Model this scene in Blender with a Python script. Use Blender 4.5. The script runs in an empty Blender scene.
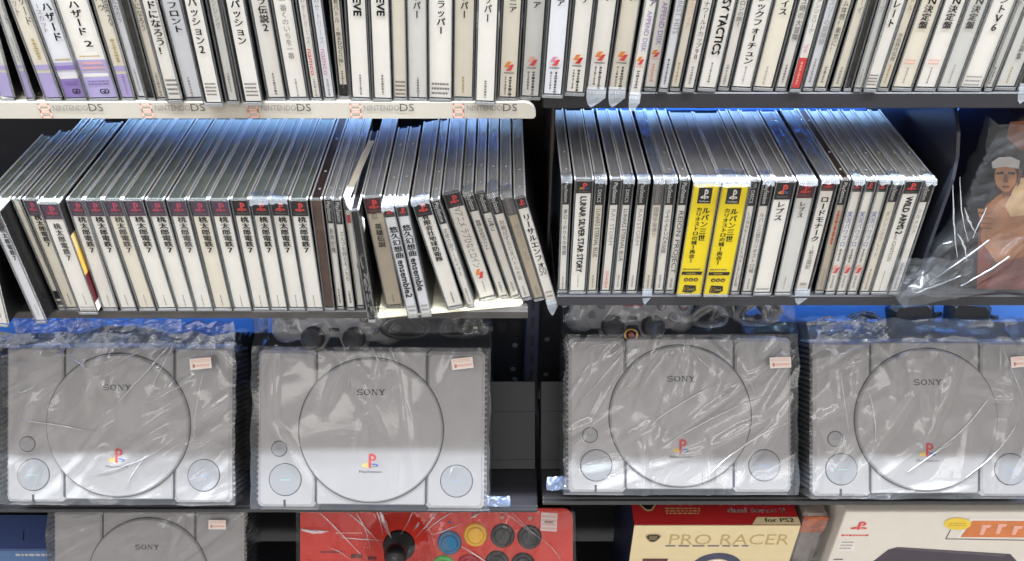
import bpy, math, random
from math import radians as R, sin, cos, tan, atan, atan2, pi
from mathutils import Vector, Matrix, noise
random.seed(7)
SC = bpy.context.scene
COL = SC.collection

# ------------------------------------------------------------------ camera
F, CX, CY = 860.0, 502.0, 280.5          # focal length and principal point in pixels of the 1024x561 frame
PITCH = R(36.5)
CAMZ = 1.60
FWD = Vector((0, cos(PITCH), -sin(PITCH)))
UP = Vector((0, sin(PITCH), cos(PITCH)))
cam = bpy.data.cameras.new('camera')
cam.sensor_width = 36.0
cam.lens = 36.0 * F / 1024
cam.shift_x = (512 - CX) / 1024
cam.clip_start = 0.01
camo = bpy.data.objects.new('camera', cam)
COL.objects.link(camo)
camo.location = (0, 0, CAMZ)
camo.rotation_euler = (pi / 2 - PITCH, 0, 0)
SC.camera = camo


def ray(px, py):
    return FWD + Vector(((px - CX) / F, 0, 0)) - UP * ((py - CY) / F)


def on_y(px, py, Y):                       # measured point on an upright plane at distance Y
    d = ray(px, py)
    return d * (Y / d.y) + Vector((0, 0, CAMZ))


def on_z(px, py, z):
    d = ray(px, py)
    return d * ((z - CAMZ) / d.z) + Vector((0, 0, CAMZ))


def at_depth(px, py, Z):
    return ray(px, py) * Z + Vector((0, 0, CAMZ))


# ------------------------------------------------------------------ materials
def lin(c):
    def f(v):
        v = v / 255.0
        return v / 12.92 if v <= 0.04045 else ((v + 0.055) / 1.055) ** 2.4
    return tuple(f(v) for v in c[:3]) + (1.0,)


MATS = {}


def pm(name, c, rough=0.5, metal=0.0, vary=0.05, scale=60.0, spec=0.5, coat=0.0):
    if name in MATS:
        return MATS[name]
    m = bpy.data.materials.new(name)
    m.use_nodes = True
    nt = m.node_tree
    b = nt.nodes['Principled BSDF']
    b.inputs['Roughness'].default_value = rough
    b.inputs['Metallic'].default_value = metal
    b.inputs['Specular IOR Level'].default_value = spec
    b.inputs['Coat Weight'].default_value = coat
    b.inputs['Coat Roughness'].default_value = 0.08
    base = lin(c)
    if vary > 0:
        tc = nt.nodes.new('ShaderNodeTexCoord')
        nz = nt.nodes.new('ShaderNodeTexNoise')
        nz.inputs['Scale'].default_value = scale
        nz.inputs['Detail'].default_value = 3
        rp = nt.nodes.new('ShaderNodeValToRGB')
        rp.color_ramp.elements[0].position = 0.3
        rp.color_ramp.elements[1].position = 0.7
        rp.color_ramp.elements[0].color = tuple(v * (1 - vary) for v in base[:3]) + (1,)
        rp.color_ramp.elements[1].color = tuple(min(1, v * (1 + vary)) for v in base[:3]) + (1,)
        nt.links.new(tc.outputs['Object'], nz.inputs['Vector'])
        nt.links.new(nz.outputs['Fac'], rp.inputs['Fac'])
        nt.links.new(rp.outputs['Color'], b.inputs['Base Color'])
    else:
        b.inputs['Base Color'].default_value = base
    MATS[name] = m
    return m


def film(name, tint=(255, 255, 255), gl=0.06, fres=0.5, rough=0.12, haze=0.0, hazec=(230, 236, 245), bump=0.0):
    """clear plastic: see-through, with a gloss that grows at grazing angles and an optional milky haze"""
    if name in MATS:
        return MATS[name]
    m = bpy.data.materials.new(name)
    m.use_nodes = True
    nt = m.node_tree
    nt.nodes.remove(nt.nodes['Principled BSDF'])
    out = nt.nodes['Material Output']
    tr = nt.nodes.new('ShaderNodeBsdfTransparent')
    tr.inputs['Color'].default_value = lin(tint)
    g = nt.nodes.new('ShaderNodeBsdfGlossy')
    g.inputs['Roughness'].default_value = rough
    lw = nt.nodes.new('ShaderNodeLayerWeight')
    lw.inputs['Blend'].default_value = 0.35
    ma = nt.nodes.new('ShaderNodeMath')
    ma.operation = 'MULTIPLY_ADD'
    ma.inputs[1].default_value = fres
    ma.inputs[2].default_value = gl
    ma.use_clamp = True
    nt.links.new(lw.outputs['Fresnel'], ma.inputs[0])
    mix = nt.nodes.new('ShaderNodeMixShader')
    nt.links.new(ma.outputs[0], mix.inputs[0])
    first = tr
    if haze > 0:
        df = nt.nodes.new('ShaderNodeBsdfDiffuse')
        df.inputs['Color'].default_value = lin(hazec)
        mh = nt.nodes.new('ShaderNodeMixShader')
        mh.inputs[0].default_value = haze
        nt.links.new(tr.outputs[0], mh.inputs[1])
        nt.links.new(df.outputs[0], mh.inputs[2])
        first = mh
    nt.links.new(first.outputs[0], mix.inputs[1])
    nt.links.new(g.outputs[0], mix.inputs[2])
    if bump > 0:
        tc = nt.nodes.new('ShaderNodeTexCoord')
        nz = nt.nodes.new('ShaderNodeTexNoise')
        nz.inputs['Scale'].default_value = 45
        nz.inputs['Detail'].default_value = 4
        bp = nt.nodes.new('ShaderNodeBump')
        bp.inputs['Strength'].default_value = bump
        bp.inputs['Distance'].default_value = 0.004
        nt.links.new(tc.outputs['Object'], nz.inputs['Vector'])
        nt.links.new(nz.outputs['Fac'], bp.inputs['Height'])
        nt.links.new(bp.outputs[0], g.inputs['Normal'])
        nt.links.new(bp.outputs[0], lw.inputs['Normal'])
    nt.links.new(mix.outputs[0], out.inputs['Surface'])
    MATS[name] = m
    return m


M_SHELL = film('clear_case_plastic', (250, 250, 250), 0.0, 0.55, 0.14)
M_LIP = film('case_foot_plastic', (215, 215, 215), 0.06, 0.6, 0.2, 0.22, (205, 205, 205))
M_RIMF = film('case_front_edge_plastic', (225, 225, 225), 0.05, 0.6, 0.2, 0.08, (200, 200, 200))
M_RIM = film('case_edge_highlight_plastic', (222, 226, 225), 0.10, 0.6, 0.2, 0.72, (250, 250, 250))  # milky haze paints in the highlight lines along the case edges
M_BAG = film('clear_bag_film', (250, 251, 253), 0.04, 0.65, 0.12, 0.03, bump=0.10)
M_BAGH = film('crumpled_bag_film', (235, 240, 250), 0.14, 0.75, 0.16, 0.20, (205, 218, 240), bump=0.9)
M_SLV = film('case_sleeve_film', (244, 246, 250), 0.10, 0.7, 0.14, 0.15, (228, 234, 242), bump=0.6)

PAPER = {
    'w': pm('white_card', (243, 238, 230), 0.55, vary=0.02),
    'c': pm('cream_card', (238, 230, 213), 0.55, vary=0.03),
    'g': pm('grey_white_card', (222, 220, 214), 0.55, vary=0.03),
    'b': pm('blue_white_card', (236, 236, 240), 0.55, vary=0.02),
    't': pm('tan_card', (206, 192, 170), 0.55, vary=0.04),
    'y': pm('yellow_band_paper', (250, 224, 10), 0.45, vary=0.01),
    'd': pm('dark_cover_card', (52, 50, 46), 0.5, vary=0.5, scale=120),
    'k': pm('black_card', (28, 25, 26), 0.5, vary=0.15),
    'o': pm('brown_cover_card', (92, 68, 58), 0.5, vary=0.35, scale=90),
}
INK = {
    'k': pm('ink_black', (30, 26, 26), 0.5, vary=0),
    'n': pm('ink_dark_grey', (78, 72, 70), 0.5, vary=0),
    'f': pm('ink_faded', (168, 160, 158), 0.5, vary=0),
    'h': pm('ink_half_grey', (125, 118, 116), 0.5, vary=0),
    'r': pm('ink_red', (196, 40, 36), 0.5, vary=0),
    'p': pm('ink_purple', (118, 98, 158), 0.5, vary=0),
    'm': pm('ink_pink', (214, 150, 170), 0.5, vary=0),
    'o': pm('ink_orange', (232, 140, 50), 0.5, vary=0),
    's': pm('ink_salmon', (236, 176, 158), 0.5, vary=0),
    'u': pm('ink_blue', (70, 90, 160), 0.5, vary=0),
    'e': pm('ink_green', (60, 120, 70), 0.5, vary=0),
    'w': pm('ink_white', (230, 228, 224), 0.5, vary=0),
    'y': pm('ink_yellow', (226, 190, 60), 0.5, vary=0),
    'l': pm('ink_lilac', (186, 174, 216), 0.5, vary=0),
    'v': pm('ink_violet', (150, 128, 190), 0.5, vary=0),
    'R': pm('ink_bright_red', (222, 72, 72), 0.5, vary=0),
    'g': pm('ink_gold', (190, 165, 110), 0.5, vary=0),
    'B': pm('logo_black', (34, 28, 30), 0.4, vary=0),
    'V': pm('logo_purple_grey', (84, 66, 84), 0.4, vary=0),
    'W': pm('logo_dull_red', (190, 78, 98), 0.5, vary=0),
    'M': pm('logo_maroon', (88, 30, 34), 0.4, vary=0),
    'G': pm('logo_grey', (112, 106, 108), 0.4, vary=0),
    'x': pm('paper_patch', (240, 236, 230), 0.5, vary=0),
    'Y': pm('ink_mustard', (205, 160, 70), 0.5, vary=0),
}
TRAY = {
    'g': pm('tray_green_grey', (166, 176, 166), 0.35, vary=0.25, scale=40),
    'd': pm('tray_charcoal', (196, 195, 196), 0.3, vary=0.15, scale=40),
    'l': pm('tray_pale_grey', (210, 211, 210), 0.3, vary=0.08, scale=50),
    'm': pm('tray_mid_grey', (84, 82, 82), 0.35, vary=0.15, scale=50),
    'k': pm('tray_black', (30, 29, 31), 0.4, vary=0.2, scale=40),
    'o': pm('tray_brown', (104, 84, 72), 0.35, vary=0.3, scale=40),
}
M_GREY = pm('console_grey', (168, 163, 160), 0.42, vary=0.015)
M_GREY2 = pm('console_button_grey', (152, 150, 150), 0.35, vary=0.01)
M_GROOVE = pm('groove_dark', (42, 40, 42), 0.6, vary=0)
M_VENT = pm('vent_dark_grey', (118, 115, 114), 0.45, vary=0.05)
M_BLACK = pm('black_plastic', (22, 21, 23), 0.4, vary=0.1)
M_RUBBER = pm('stick_rubber', (64, 62, 66), 0.55, vary=0.05)
M_STICKER = pm('sticker_paper', (240, 226, 218), 0.6, vary=0.02)
M_STICKINK = pm('sticker_ink', (206, 150, 140), 0.6, vary=0)
M_DSHELF = pm('charcoal_shelf_metal', (36, 34, 38), 0.45, vary=0.06)
M_BACK = pm('black_back_panel', (30, 30, 35), 0.5, vary=0.12)
M_POST = pm('dark_blue_post', (44, 48, 72), 0.4, vary=0.08)
M_BLUE = pm('blue_back_panel', (84, 140, 226), 0.4, vary=0.06, scale=12)
M_CREAM = pm('cream_rail', (172, 165, 153), 0.5, vary=0.015)


# ------------------------------------------------------------------ mesh building
class MB:
    def __init__(self):
        self.v, self.f, self.mi, self.mats, self.sm = [], [], [], [], []

    def m(self, mat):
        if mat not in self.mats:
            self.mats.append(mat)
        return self.mats.index(mat)

    def add(self, vs, fs, mat, T=None, smooth=False):
        n = len(self.v)
        for p in vs:
            p = Vector(p)
            self.v.append(T @ p if T is not None else p)
        k = self.m(mat)
        for f in fs:
            self.f.append([i + n for i in f])
            self.mi.append(k)
            self.sm.append(smooth)

    def box(self, lo, hi, mat, T=None, skip=''):
        x0, y0, z0 = lo
        x1, y1, z1 = hi
        vs = [(x0, y0, z0), (x1, y0, z0), (x1, y1, z0), (x0, y1, z0), (x0, y0, z1), (x1, y0, z1), (x1, y1, z1), (x0, y1, z1)]
        fs = {'b': (0, 3, 2, 1), 't': (4, 5, 6, 7), 'f': (0, 1, 5, 4), 'k': (2, 3, 7, 6), 'l': (3, 0, 4, 7), 'r': (1, 2, 6, 5)}
        self.add(vs, [fs[k] for k in fs if k not in skip], mat, T)

    def bbox(self, lo, hi, b, mat, T=None):
        """box with chamfered edges"""
        (x0, y0, z0), (x1, y1, z1) = lo, hi
        b = min(b, (x1 - x0) / 2.1, (y1 - y0) / 2.1, (z1 - z0) / 2.1)
        rings = [(z0, b), (z0 + b, 0), (z1 - b, 0), (z1, b)]
        vs, fs = [], []
        for z, i in rings:
            c = b + i
            vs += [(x0 + c, y0 + i, z), (x1 - c, y0 + i, z), (x1 - i, y0 + c, z), (x1 - i, y1 - c, z), (x1 - c, y1 - i, z), (x0 + c, y1 - i, z), (x0 + i, y1 - c, z), (x0 + i, y0 + c, z)]
        for r in range(3):
            for k in range(8):
                a, bb = r * 8 + k, r * 8 + (k + 1) % 8
                fs.append((a, bb, bb + 8, a + 8))
        fs.append(tuple(reversed(range(8))))
        fs.append(tuple(range(24, 32)))
        self.add(vs, fs, mat, T)

    def disc(self, c, r0, r1, z0, z1, mat, T=None, n=48, bev=0.0, top=True):
        """cylinder along z, radius r0 at the bottom and r1 at the top, bevelled rim"""
        prof = [(r0, z0), (r1, z1 - bev), (r1 - bev, z1)] if bev > 0 else [(r0, z0), (r1, z1)]
        vs, fs = [], []
        for r, z in prof:
            for k in range(n):
                a = 2 * pi * k / n
                vs.append((c[0] + r * cos(a), c[1] + r * sin(a), c[2] + z))
        for j in range(len(prof) - 1):
            for k in range(n):
                a, b = j * n + k, j * n + (k + 1) % n
                fs.append((a, b, b + n, a + n))
        if top:
            fs.append(tuple(range((len(prof) - 1) * n, len(prof) * n)))
        fs.append(tuple(reversed(range(n))))
        self.add(vs, fs, mat, T)

    def ring(self, c, r0, r1, z, mat, T=None, n=64):
        vs, fs = [], []
        for r in (r0, r1):
            for k in range(n):
                a = 2 * pi * k / n
                vs.append((c[0] + r * cos(a), c[1] + r * sin(a), z))
        for k in range(n):
            b = (k + 1) % n
            fs.append((k, b, b + n, k + n)[::-1])
        self.add(vs, fs, mat, T)

    def poly(self, pts, mat, T=None):
        self.add(pts, [tuple(range(len(pts)))], mat, T)

    def prism(self, pts, z0, z1, mat, T=None, smooth=False):
        n = len(pts)
        vs = [(p[0], p[1], z0) for p in pts] + [(p[0], p[1], z1) for p in pts]
        fs = [tuple(range(n, 2 * n)), tuple(reversed(range(n)))]
        for k in range(n):
            b = (k + 1) % n
            fs.append((k, b, b + n, k + n))
        self.add(vs, fs, mat, T, smooth)

    def tube(self, pts, r, mat, T=None, n=8, closed=False):
        vs, fs = [], []
        L = len(pts)
        P = [Vector(p) for p in pts]
        rr = r if isinstance(r, (list, tuple)) else [r] * L
        for i in range(L):
            a = P[(i - 1) % L] if (closed or i > 0) else P[i]
            b = P[(i + 1) % L] if (closed or i < L - 1) else P[i]
            t = (b - a).normalized() if (b - a).length > 1e-9 else Vector((0, 0, 1))
            u = t.cross(Vector((0.13, 0.31, 0.94)))
            if u.length < 1e-4:
                u = t.cross(Vector((1, 0, 0)))
            u.normalize()
            w = t.cross(u)
            for k in range(n):
                q = 2 * pi * k / n
                vs.append(P[i] + (u * cos(q) + w * sin(q)) * rr[i])
        for i in range(L if closed else L - 1):
            for k in range(n):
                a, b = i * n + k, i * n + (k + 1) % n
                c, d = ((i + 1) % L) * n + (k + 1) % n, ((i + 1) % L) * n + k
                fs.append((a, b, c, d))
        if not closed:
            fs.append(tuple(reversed(range(n))))
            fs.append(tuple(range((L - 1) * n, L * n)))
        self.add(vs, fs, mat, T, True)

    def build(self, name, parent=None, smooth=None):
        me = bpy.data.meshes.new(name)
        me.from_pydata([tuple(p) for p in self.v], [], self.f)
        for mt in self.mats:
            me.materials.append(mt)
        me.polygons.foreach_set('material_index', self.mi)
        me.polygons.foreach_set('use_smooth', [bool(s) if smooth is None else smooth for s in self.sm])
        me.update()
        o = bpy.data.objects.new(name, me)
        COL.objects.link(o)
        if parent is not None:
            o.parent = parent
        return o


def empty(name, loc=(0, 0, 0), rot=(0, 0, 0)):
    o = bpy.data.objects.new(name, None)
    o.empty_display_size = 0.02
    COL.objects.link(o)
    o.location = loc
    o.rotation_euler = rot
    return o


def tag(o, label=None, cat=None, group=None, kind=None):
    if label:
        o['label'] = label
    if cat:
        o['category'] = cat
    if group:
        o['group'] = group
    if kind:
        o['kind'] = kind
    return o


# ------------------------------------------------------------------ lettering
_fc = bpy.data.curves.new('lettering', 'FONT')
_fc.resolution_u = 2
_fo = bpy.data.objects.new('lettering', _fc)
COL.objects.link(_fo)
_GL = {}


def glyph(s):
    if s not in _GL:
        _fc.body = s
        dg = bpy.context.evaluated_depsgraph_get()
        e = _fo.evaluated_get(dg)
        me = e.to_mesh()
        _GL[s] = ([(v.co.x, v.co.y) for v in me.vertices], [tuple(p.vertices) for p in me.polygons])
        e.to_mesh_clear()
    return _GL[s]


def thick(vs, e):
    return vs


def text_v(mb, s, x, z0, z1, w, mat, T, bold=False):
    """upright characters stacked from z1 (top) down to z0; T maps (x, z) to the surface"""
    n = len(s)
    ch = (z1 - z0) / n
    for i, c in enumerate(s):
        if c == ' ':
            continue
        vs, fs = glyph(c)
        if not vs:
            continue
        cz = z1 - (i + 0.5) * ch
        latin = ord(c) < 256
        ew = 0.56 if latin else 1.0
        cy0 = 0.345 if latin else 0.38
        out = []
        for gx, gy in vs:
            u, v = gx - (ew / 2 if latin else 0.5), gy - cy0
            if latin:
                u, v = u * 1.15, v * 1.15
            if c in 'ー':
                u, v = v, -u
            out.append((x + u * w, cz + v * ch * 0.98))
        mb.add([T(a, b) for a, b in out], fs, mat)
        if bold:
            for dx in (-0.035, 0.035):
                mb.add([T(a + dx * w, b + dx * 0.3 * ch) for a, b in out], fs, mat)


def text_r(mb, s, x, z0, z1, h, mat, T, bold=False):
    """a line turned a quarter clockwise, reading downwards from z1 to z0; letter height h across"""
    vs, fs = glyph(s)
    if not vs:
        return
    x0, x1 = min(v[0] for v in vs), max(v[0] for v in vs)
    y0, y1 = 0.0, 0.7
    out = [(x - h / 2 + (gy - y0) / (y1 - y0) * h, z1 - (gx - x0) / (x1 - x0) * (z1 - z0)) for gx, gy in vs]
    mb.add([T(a, b) for a, b in out], fs, mat)
    if bold:
        for d in (-0.05, 0.05):
            mb.add([T(a + d * h, b + d * h) for a, b in out], fs, mat)


def text_h(mb, s, x0, x1, z0, z1, mat, T, bold=False):
    """ordinary line fitted to the rectangle x0..x1, z0..z1"""
    vs, fs = glyph(s)
    if not vs:
        return
    a0, a1 = min(v[0] for v in vs), max(v[0] for v in vs)
    out = [(x0 + (gx - a0) / (a1 - a0) * (x1 - x0), z0 + gy / 0.7 * (z1 - z0)) for gx, gy in vs]
    mb.add([T(a, b) for a, b in out], fs, mat)
    if bold:
        d = (z1 - z0) * 0.05
        for e in (-d, d):
            mb.add([T(a + e, b) for a, b in out], fs, mat)


P_POLY = [[(.40, .02), (.56, -.05), (.56, 1.0), (.40, .94)],
          [(.56, 1.0), (.78, .90), (.86, .74), (.84, .56), (.72, .47), (.56, .50), (.56, .60), (.66, .60), (.70, .68), (.68, .78), (.56, .82)]]
S_LEFT = [(.38, .36), (.10, .26), (.0, .14), (.10, .05), (.38, .04), (.38, .14), (.20, .16), (.38, .24)]
S_MID = [(.58, .02), (.78, .06), (.80, .13), (.58, .10)]
S_RIGHT = [(.58, .30), (.86, .28), (1.0, .18), (.94, .08), (.80, .04), (.80, .12), (.84, .17), (.58, .20)]


def station_logo(mb, cx, cz, w, h, T, cols=('r', 'y', 'e', 'u')):
    def q(pts):
        return [T(cx + (a - 0.5) * w, cz + (b - 0.5) * h) for a, b in pts]
    for p, k in ((P_POLY[0], 0), (P_POLY[1], 0), (S_LEFT, 1), (S_MID, 2), (S_RIGHT, 3)):
        mb.poly(q(p), INK[cols[k]])


def ribbon_logo(mb, cx, cz, w, h, T, c1='o', c2='R'):
    a = [(-.5, -.1), (-.2, .5), (.25, .5), (-.05, .12), (.1, .12), (-.1, -.1)]
    b = [(.5, .2), (.2, -.5), (-.3, -.5), (.05, -.12), (-.1, -.12), (.2, .2)]
    mb.poly([T(cx + x * w, cz + z * h) for x, z in a], INK[c1])
    mb.poly([T(cx + x * w, cz + z * h) for x, z in b], INK[c2])


def small_lines(mb, cx, z0, z1, w, T, ink='h', n=3):
    """rows of illegible small print"""
    for i in range(n):
        z = z1 - (i + 0.5) * (z1 - z0) / n
        hh = (z1 - z0) / n * 0.22
        x = -w / 2
        while x < w / 2 - w * 0.06:
            l = random.uniform(0.05, 0.14) * w
            mb.poly([T(cx + x, z - hh), T(cx + min(w / 2, x + l), z - hh), T(cx + min(w / 2, x + l), z + hh), T(cx + x, z + hh)], INK[ink])
            x += l + 0.035 * w


def small_column(mb, cx, z0, z1, w, T, ink='h'):
    """one column of illegible small print"""
    z = z1
    while z > z0:
        l = random.uniform(0.0008, 0.0022)
        s = random.uniform(0.5, 1.0) * w / 2
        mb.poly([T(cx - s, z - l), T(cx + s, z - l), T(cx + s, z), T(cx - s, z)], INK[ink])
        z -= l + 0.0007

# ------------------------------------------------------------------ shelf heights (world z) and the front line of the shelves
DF = 0.648
Z_TL, Z_TR = CAMZ - 0.297, CAMZ - 0.2905
Z_ML, Z_MR = CAMZ - 0.516, CAMZ - 0.4975
Z_CON = CAMZ - 0.8347
Z_LOW = CAMZ - 1.150
Y_BACK = 0.87
H = 0.124
DEPTH = 0.142
ORD = ['', 'first', 'second', 'third', 'fourth', 'fifth', 'sixth', 'seventh', 'eighth', 'ninth', 'tenth', 'eleventh', 'twelfth', 'thirteenth', 'fourteenth', 'fifteenth',
       'sixteenth', 'seventeenth', 'eighteenth', 'nineteenth', 'twentieth', 'twenty-first', 'twenty-second', 'twenty-third', 'twenty-fourth', 'twenty-fifth', 'twenty-sixth',
       'twenty-seventh', 'twenty-eighth', 'twenty-ninth', 'thirtieth', 'thirty-first', 'thirty-second']


def z_at(py, Y):
    d = ray(CX, py)
    return CAMZ + d.z * Y / d.y


def sleeve(root, t, h, ln=None):
    """crumpled film over the front of the case's top"""
    mb = MB()
    sd = root.location.x * 91.7 + root.location.z * 13
    ln = ln or .010 + .012 * abs(noise.noise(Vector((sd, 1.5, 0)))) * 2
    nx, ny = 10, max(8, int(ln / .0028))
    vs, fs = [], []
    for i in range(nx + 1):
        u = i / nx
        le = ln * (1 + (.30 if ln < .05 else .03) * noise.noise(Vector((u * 3.1 + sd, 2.2, 0))))
        for j in range(ny + 1):
            v = j / ny
            x = (u - .5) * t
            y = -.0024 + le * v
            nz = abs(noise.noise(Vector((x * 110 + sd, y * 60, sd)))) + .5 * abs(noise.noise(Vector((x * 300 + sd, y * 170, sd))))
            z = h + .0005 + .0034 * nz * sin(pi * min(1, v * .9 + .1))
            if j == 0:
                z = h - .0022 - .0045 * abs(noise.noise(Vector((u * 2.3 + sd, 3, sd))))
            vs.append((x, y, z))
    for i in range(nx):
        for j in range(ny):
            a = i * (ny + 1) + j
            fs.append((a, a + ny + 1, a + ny + 2, a + 1))
    mb.add(vs, fs, M_SLV)
    return mb.build('plastic_sleeve', root)


def build_case(cs, kind_id):
    """cs: dict with the measured spine, the space it stands in and what is printed on it"""
    t, th, Y, xb, zs, h = cs['t'], cs['th'], cs['Y'], cs['xb'], cs['zs'], cs['h']
    lift = t / 2 * abs(sin(th)) + 0.0002
    D_ = cs.get('dep', DEPTH)
    root = empty(cs.get('name', 'game_case'), (xb, Y, zs + lift), (0, th, 0))
    lw = min(cs['lw'], t - 0.0012)
    lx = max(-(t - lw) / 2 + .0004, min((t - lw) / 2 - .0004, cs['lx']))
    tr = TRAY[cs.get('tray', 'd')]
    # tray and booklet block
    mb = MB()
    mb.bbox((-t / 2 + .0009, .0024, .0016), (t / 2 - .0009, D_ - .001, h - .0024), .0006, TRAY['k'] if cs.get('tray', 'd') != 'l' else TRAY['m'])
    mb.box((-t / 2 + .0009, .0045, h - .0024), (t / 2 - .0009, D_ - .001, h - .0014), tr)
    mb.build('disc_tray', root)
    # printed spine card
    mb = MB()
    zb, zt = cs.get('z0', .003), cs.get('z1', h - .0016)
    cosn = cos(th)

    def zl(py):
        return (z_at(py, Y) - zs) / cosn

    def T0(x, z):
        return (x, .0017, z)

    def T1(x, z):
        return (x, .0014, z)

    def T2(x, z):
        return (x, .0011, z)
    pw = PAPER[cs.get('paper', 'w')]
    mb.box((lx - lw / 2, .0016, zb), (lx + lw / 2, .0023, zt), pw)
    k = cs.get('kind')
    if k in ('sq', 'sqv', 'sqm'):
        bh = cs.get('blk', .0160)
        cols = {'sq': 'B', 'sqv': 'V', 'sqm': 'M'}[k]
        zc = zt - bh
        mb.poly([T1(lx - lw / 2, zc), T1(lx + lw / 2, zc), T1(lx + lw / 2, zt), T1(lx - lw / 2, zt)], INK[cols])
        lc = {'sq': ('R', 'Y', 'e', 'u'), 'sqv': ('W', 'W', 'W', 'W'), 'sqm': ('R', 'R', 'R', 'R')}[k]
        if cs.get('tri') is None and k == 'sq':
            lc = ('R', 'R', 'R', 'R')
        station_logo(mb, lx, zc + bh * .60, lw * .62, bh * .56, T2, lc)
        text_h(mb, 'PlayStation', lx - lw * .34, lx + lw * .34, zc + bh * .12, zc + bh * .24, INK['h'], T2)
    if k in ('nar', 'n3', 'narg'):
        bh = cs.get('blk', .025)
        zc = zt - bh
        mb.poly([T1(lx - lw / 2, zc), T1(lx + lw / 2, zc), T1(lx + lw / 2, zt), T1(lx - lw / 2, zt)], INK['G' if k == 'narg' else 'B'])
        if k == 'n3':
            text_h(mb, '3', lx - lw * .3, lx + lw * .3, zt - bh * .28, zt - bh * .06, INK['w'], T2, True)
            text_r(mb, 'DISCS', lx, zc + bh * .12, zt - bh * .36, lw * .5, INK['w'], T2)
        else:
            text_r(mb, 'PlayStation', lx, zc + bh * .10, zt - bh * .08, lw * .55, INK['w' if k == 'nar' else 'f'], T2)
    if k == 'obi':
        bx = lw * .52
        zc = zt - .0205
        mb.poly([T1(lx - bx / 2, zc), T1(lx + bx / 2, zc), T1(lx + bx / 2, zt - .0045), T1(lx - bx / 2, zt - .0045)], INK['k'])
        station_logo(mb, lx, zc + .0098, bx * .62, .0098, T2, ('w', 'w', 'w', 'w'))
        text_h(mb, 'PlayStation', lx - bx * .36, lx + bx * .36, zc + .0016, zc + .0034, INK['w'], T2)
        z = .0262
        mb.poly([T1(lx - lw * .42, z - .002), T1(lx + lw * .40, z - .002), T1(lx + lw * .42, z + .0018), T1(lx - lw * .42, z + .0018)], INK['k'])
        small_lines(mb, lx - .001, z - .001, z + .001, lw * .36, T2, 'y', 1)
        small_lines(mb, lx - .001, z + .003, z + .006, lw * .7, T1, 'n', 1)
        for d in (-.0045, 0, .0045):
            n = 10
            mb.poly([T1(lx + d + .0022 * cos(2 * pi * i / n), .0185 + .0022 * sin(2 * pi * i / n)) for i in range(n)], INK['k'])
            mb.poly([T2(lx + d - .0008, .0176), T2(lx + d + .0008, .0176), T2(lx + d + .0008, .0194), T2(lx + d - .0008, .0194)], INK['y'])
        b0, b1 = .004, .0118
        mb.poly([T1(lx - lw * .28, b0), T1(lx + lw * .10, b0 - .001), T1(lx + lw * .28, b0 + .002), T1(lx + lw * .24, b1), T1(lx - lw * .24, b1 + .0006)], INK['k'])
        text_h(mb, 'B', lx - lw * .22, lx - lw * .04, b0 + .0012, b1 - .0008, INK['y'], T2, True)
        text_h(mb, 'est', lx - lw * .02, lx + lw * .2, b0 + .0024, b1 - .0026, INK['y'], T2)
    for nb, it in enumerate(cs.get('bands', ())):   # (ink, y0 px, y1 px[, x0, x1 as shares of the card])
        ink, y0, y1 = it[:3]

        def T1(x, z, o=.0014 - .00005 * nb):
            return (x, o, z)
        a, b = (it[3], it[4]) if len(it) > 3 else (0, 1)
        za, zb2 = max(zb, zl(y1)), min(zt, zl(y0))
        mb.poly([T1(lx + (a - .5) * lw, za), T1(lx + (b - .5) * lw, za), T1(lx + (b - .5) * lw, zb2), T1(lx + (a - .5) * lw, zb2)], INK[ink])
    for it in cs.get('txt', ()):
        mode, s, xo, y0, y1, w, ink = it[:7]
        bold = len(it) > 7
        za, zb2 = zl(y1), zl(y0)
        x = lx + xo * lw
        if mode == 'v':
            text_v(mb, s, x, za, zb2, w * lw, INK[ink], T2, bold)
        elif mode == 'r':
            text_r(mb, s, x, za, zb2, w * lw, INK[ink], T2, bold)
        elif mode == 'h':
            text_h(mb, s, x - w * lw / 2, x + w * lw / 2, za, zb2, INK[ink], T2, bold)
        elif mode == 'l':
            small_lines(mb, x, za, zb2, w * lw, T2, ink, s)
        elif mode == 'c':
            small_column(mb, x, za, zb2, w * lw, T2, ink)
        elif mode == 'k':
            ribbon_logo(mb, x, (za + zb2) / 2, w * lw, zb2 - za, T2, *s)
    mb.build('spine_card', root)
    # clear shell with edge rims, milky white to paint in their highlights
    mb = MB()
    mb.box((-t / 2, 0, 0), (t / 2, D_, h), M_SHELL, skip='bk')
    e = .0007
    for sx in (-1, 1):
        x = sx * (t / 2 - e)
        mb.box((x - e, .001, h - .0012), (x + e, D_ - .001, h + .0003), M_RIM)
        mb.box((x - e * .7, -.0003, .001), (x + e * .7, .001, h - .001), M_RIMF)
    if t > .013:
        mb.box((t * .12 - e * .6, .006, h - .001), (t * .12 + e * .6, D_ - .004, h + .0002), M_RIM)
    mb.box((-t / 2 + e, -.0004, 0), (t / 2 - e, .0012, .0022), M_LIP)
    mb.box((-t / 2 + e, -.0002, h - .0012), (t / 2 - e, .0028, h + .0002), M_RIMF)
    if cs.get('tray') in ('l', 'o'):                       # hinge studs on the paler cases
        for yy in (.018, .05, .115):
            mb.disc((0.0005, yy, h + .0001), .0012, .0012, 0, .0006, M_RIM, n=8)
    mb.build('case_shell', root)
    if cs.get('slv') and (cs.get('ln') or kind_id % 5 not in (1, 3)):
        sleeve(root, t, h, cs.get('ln'))
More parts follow.
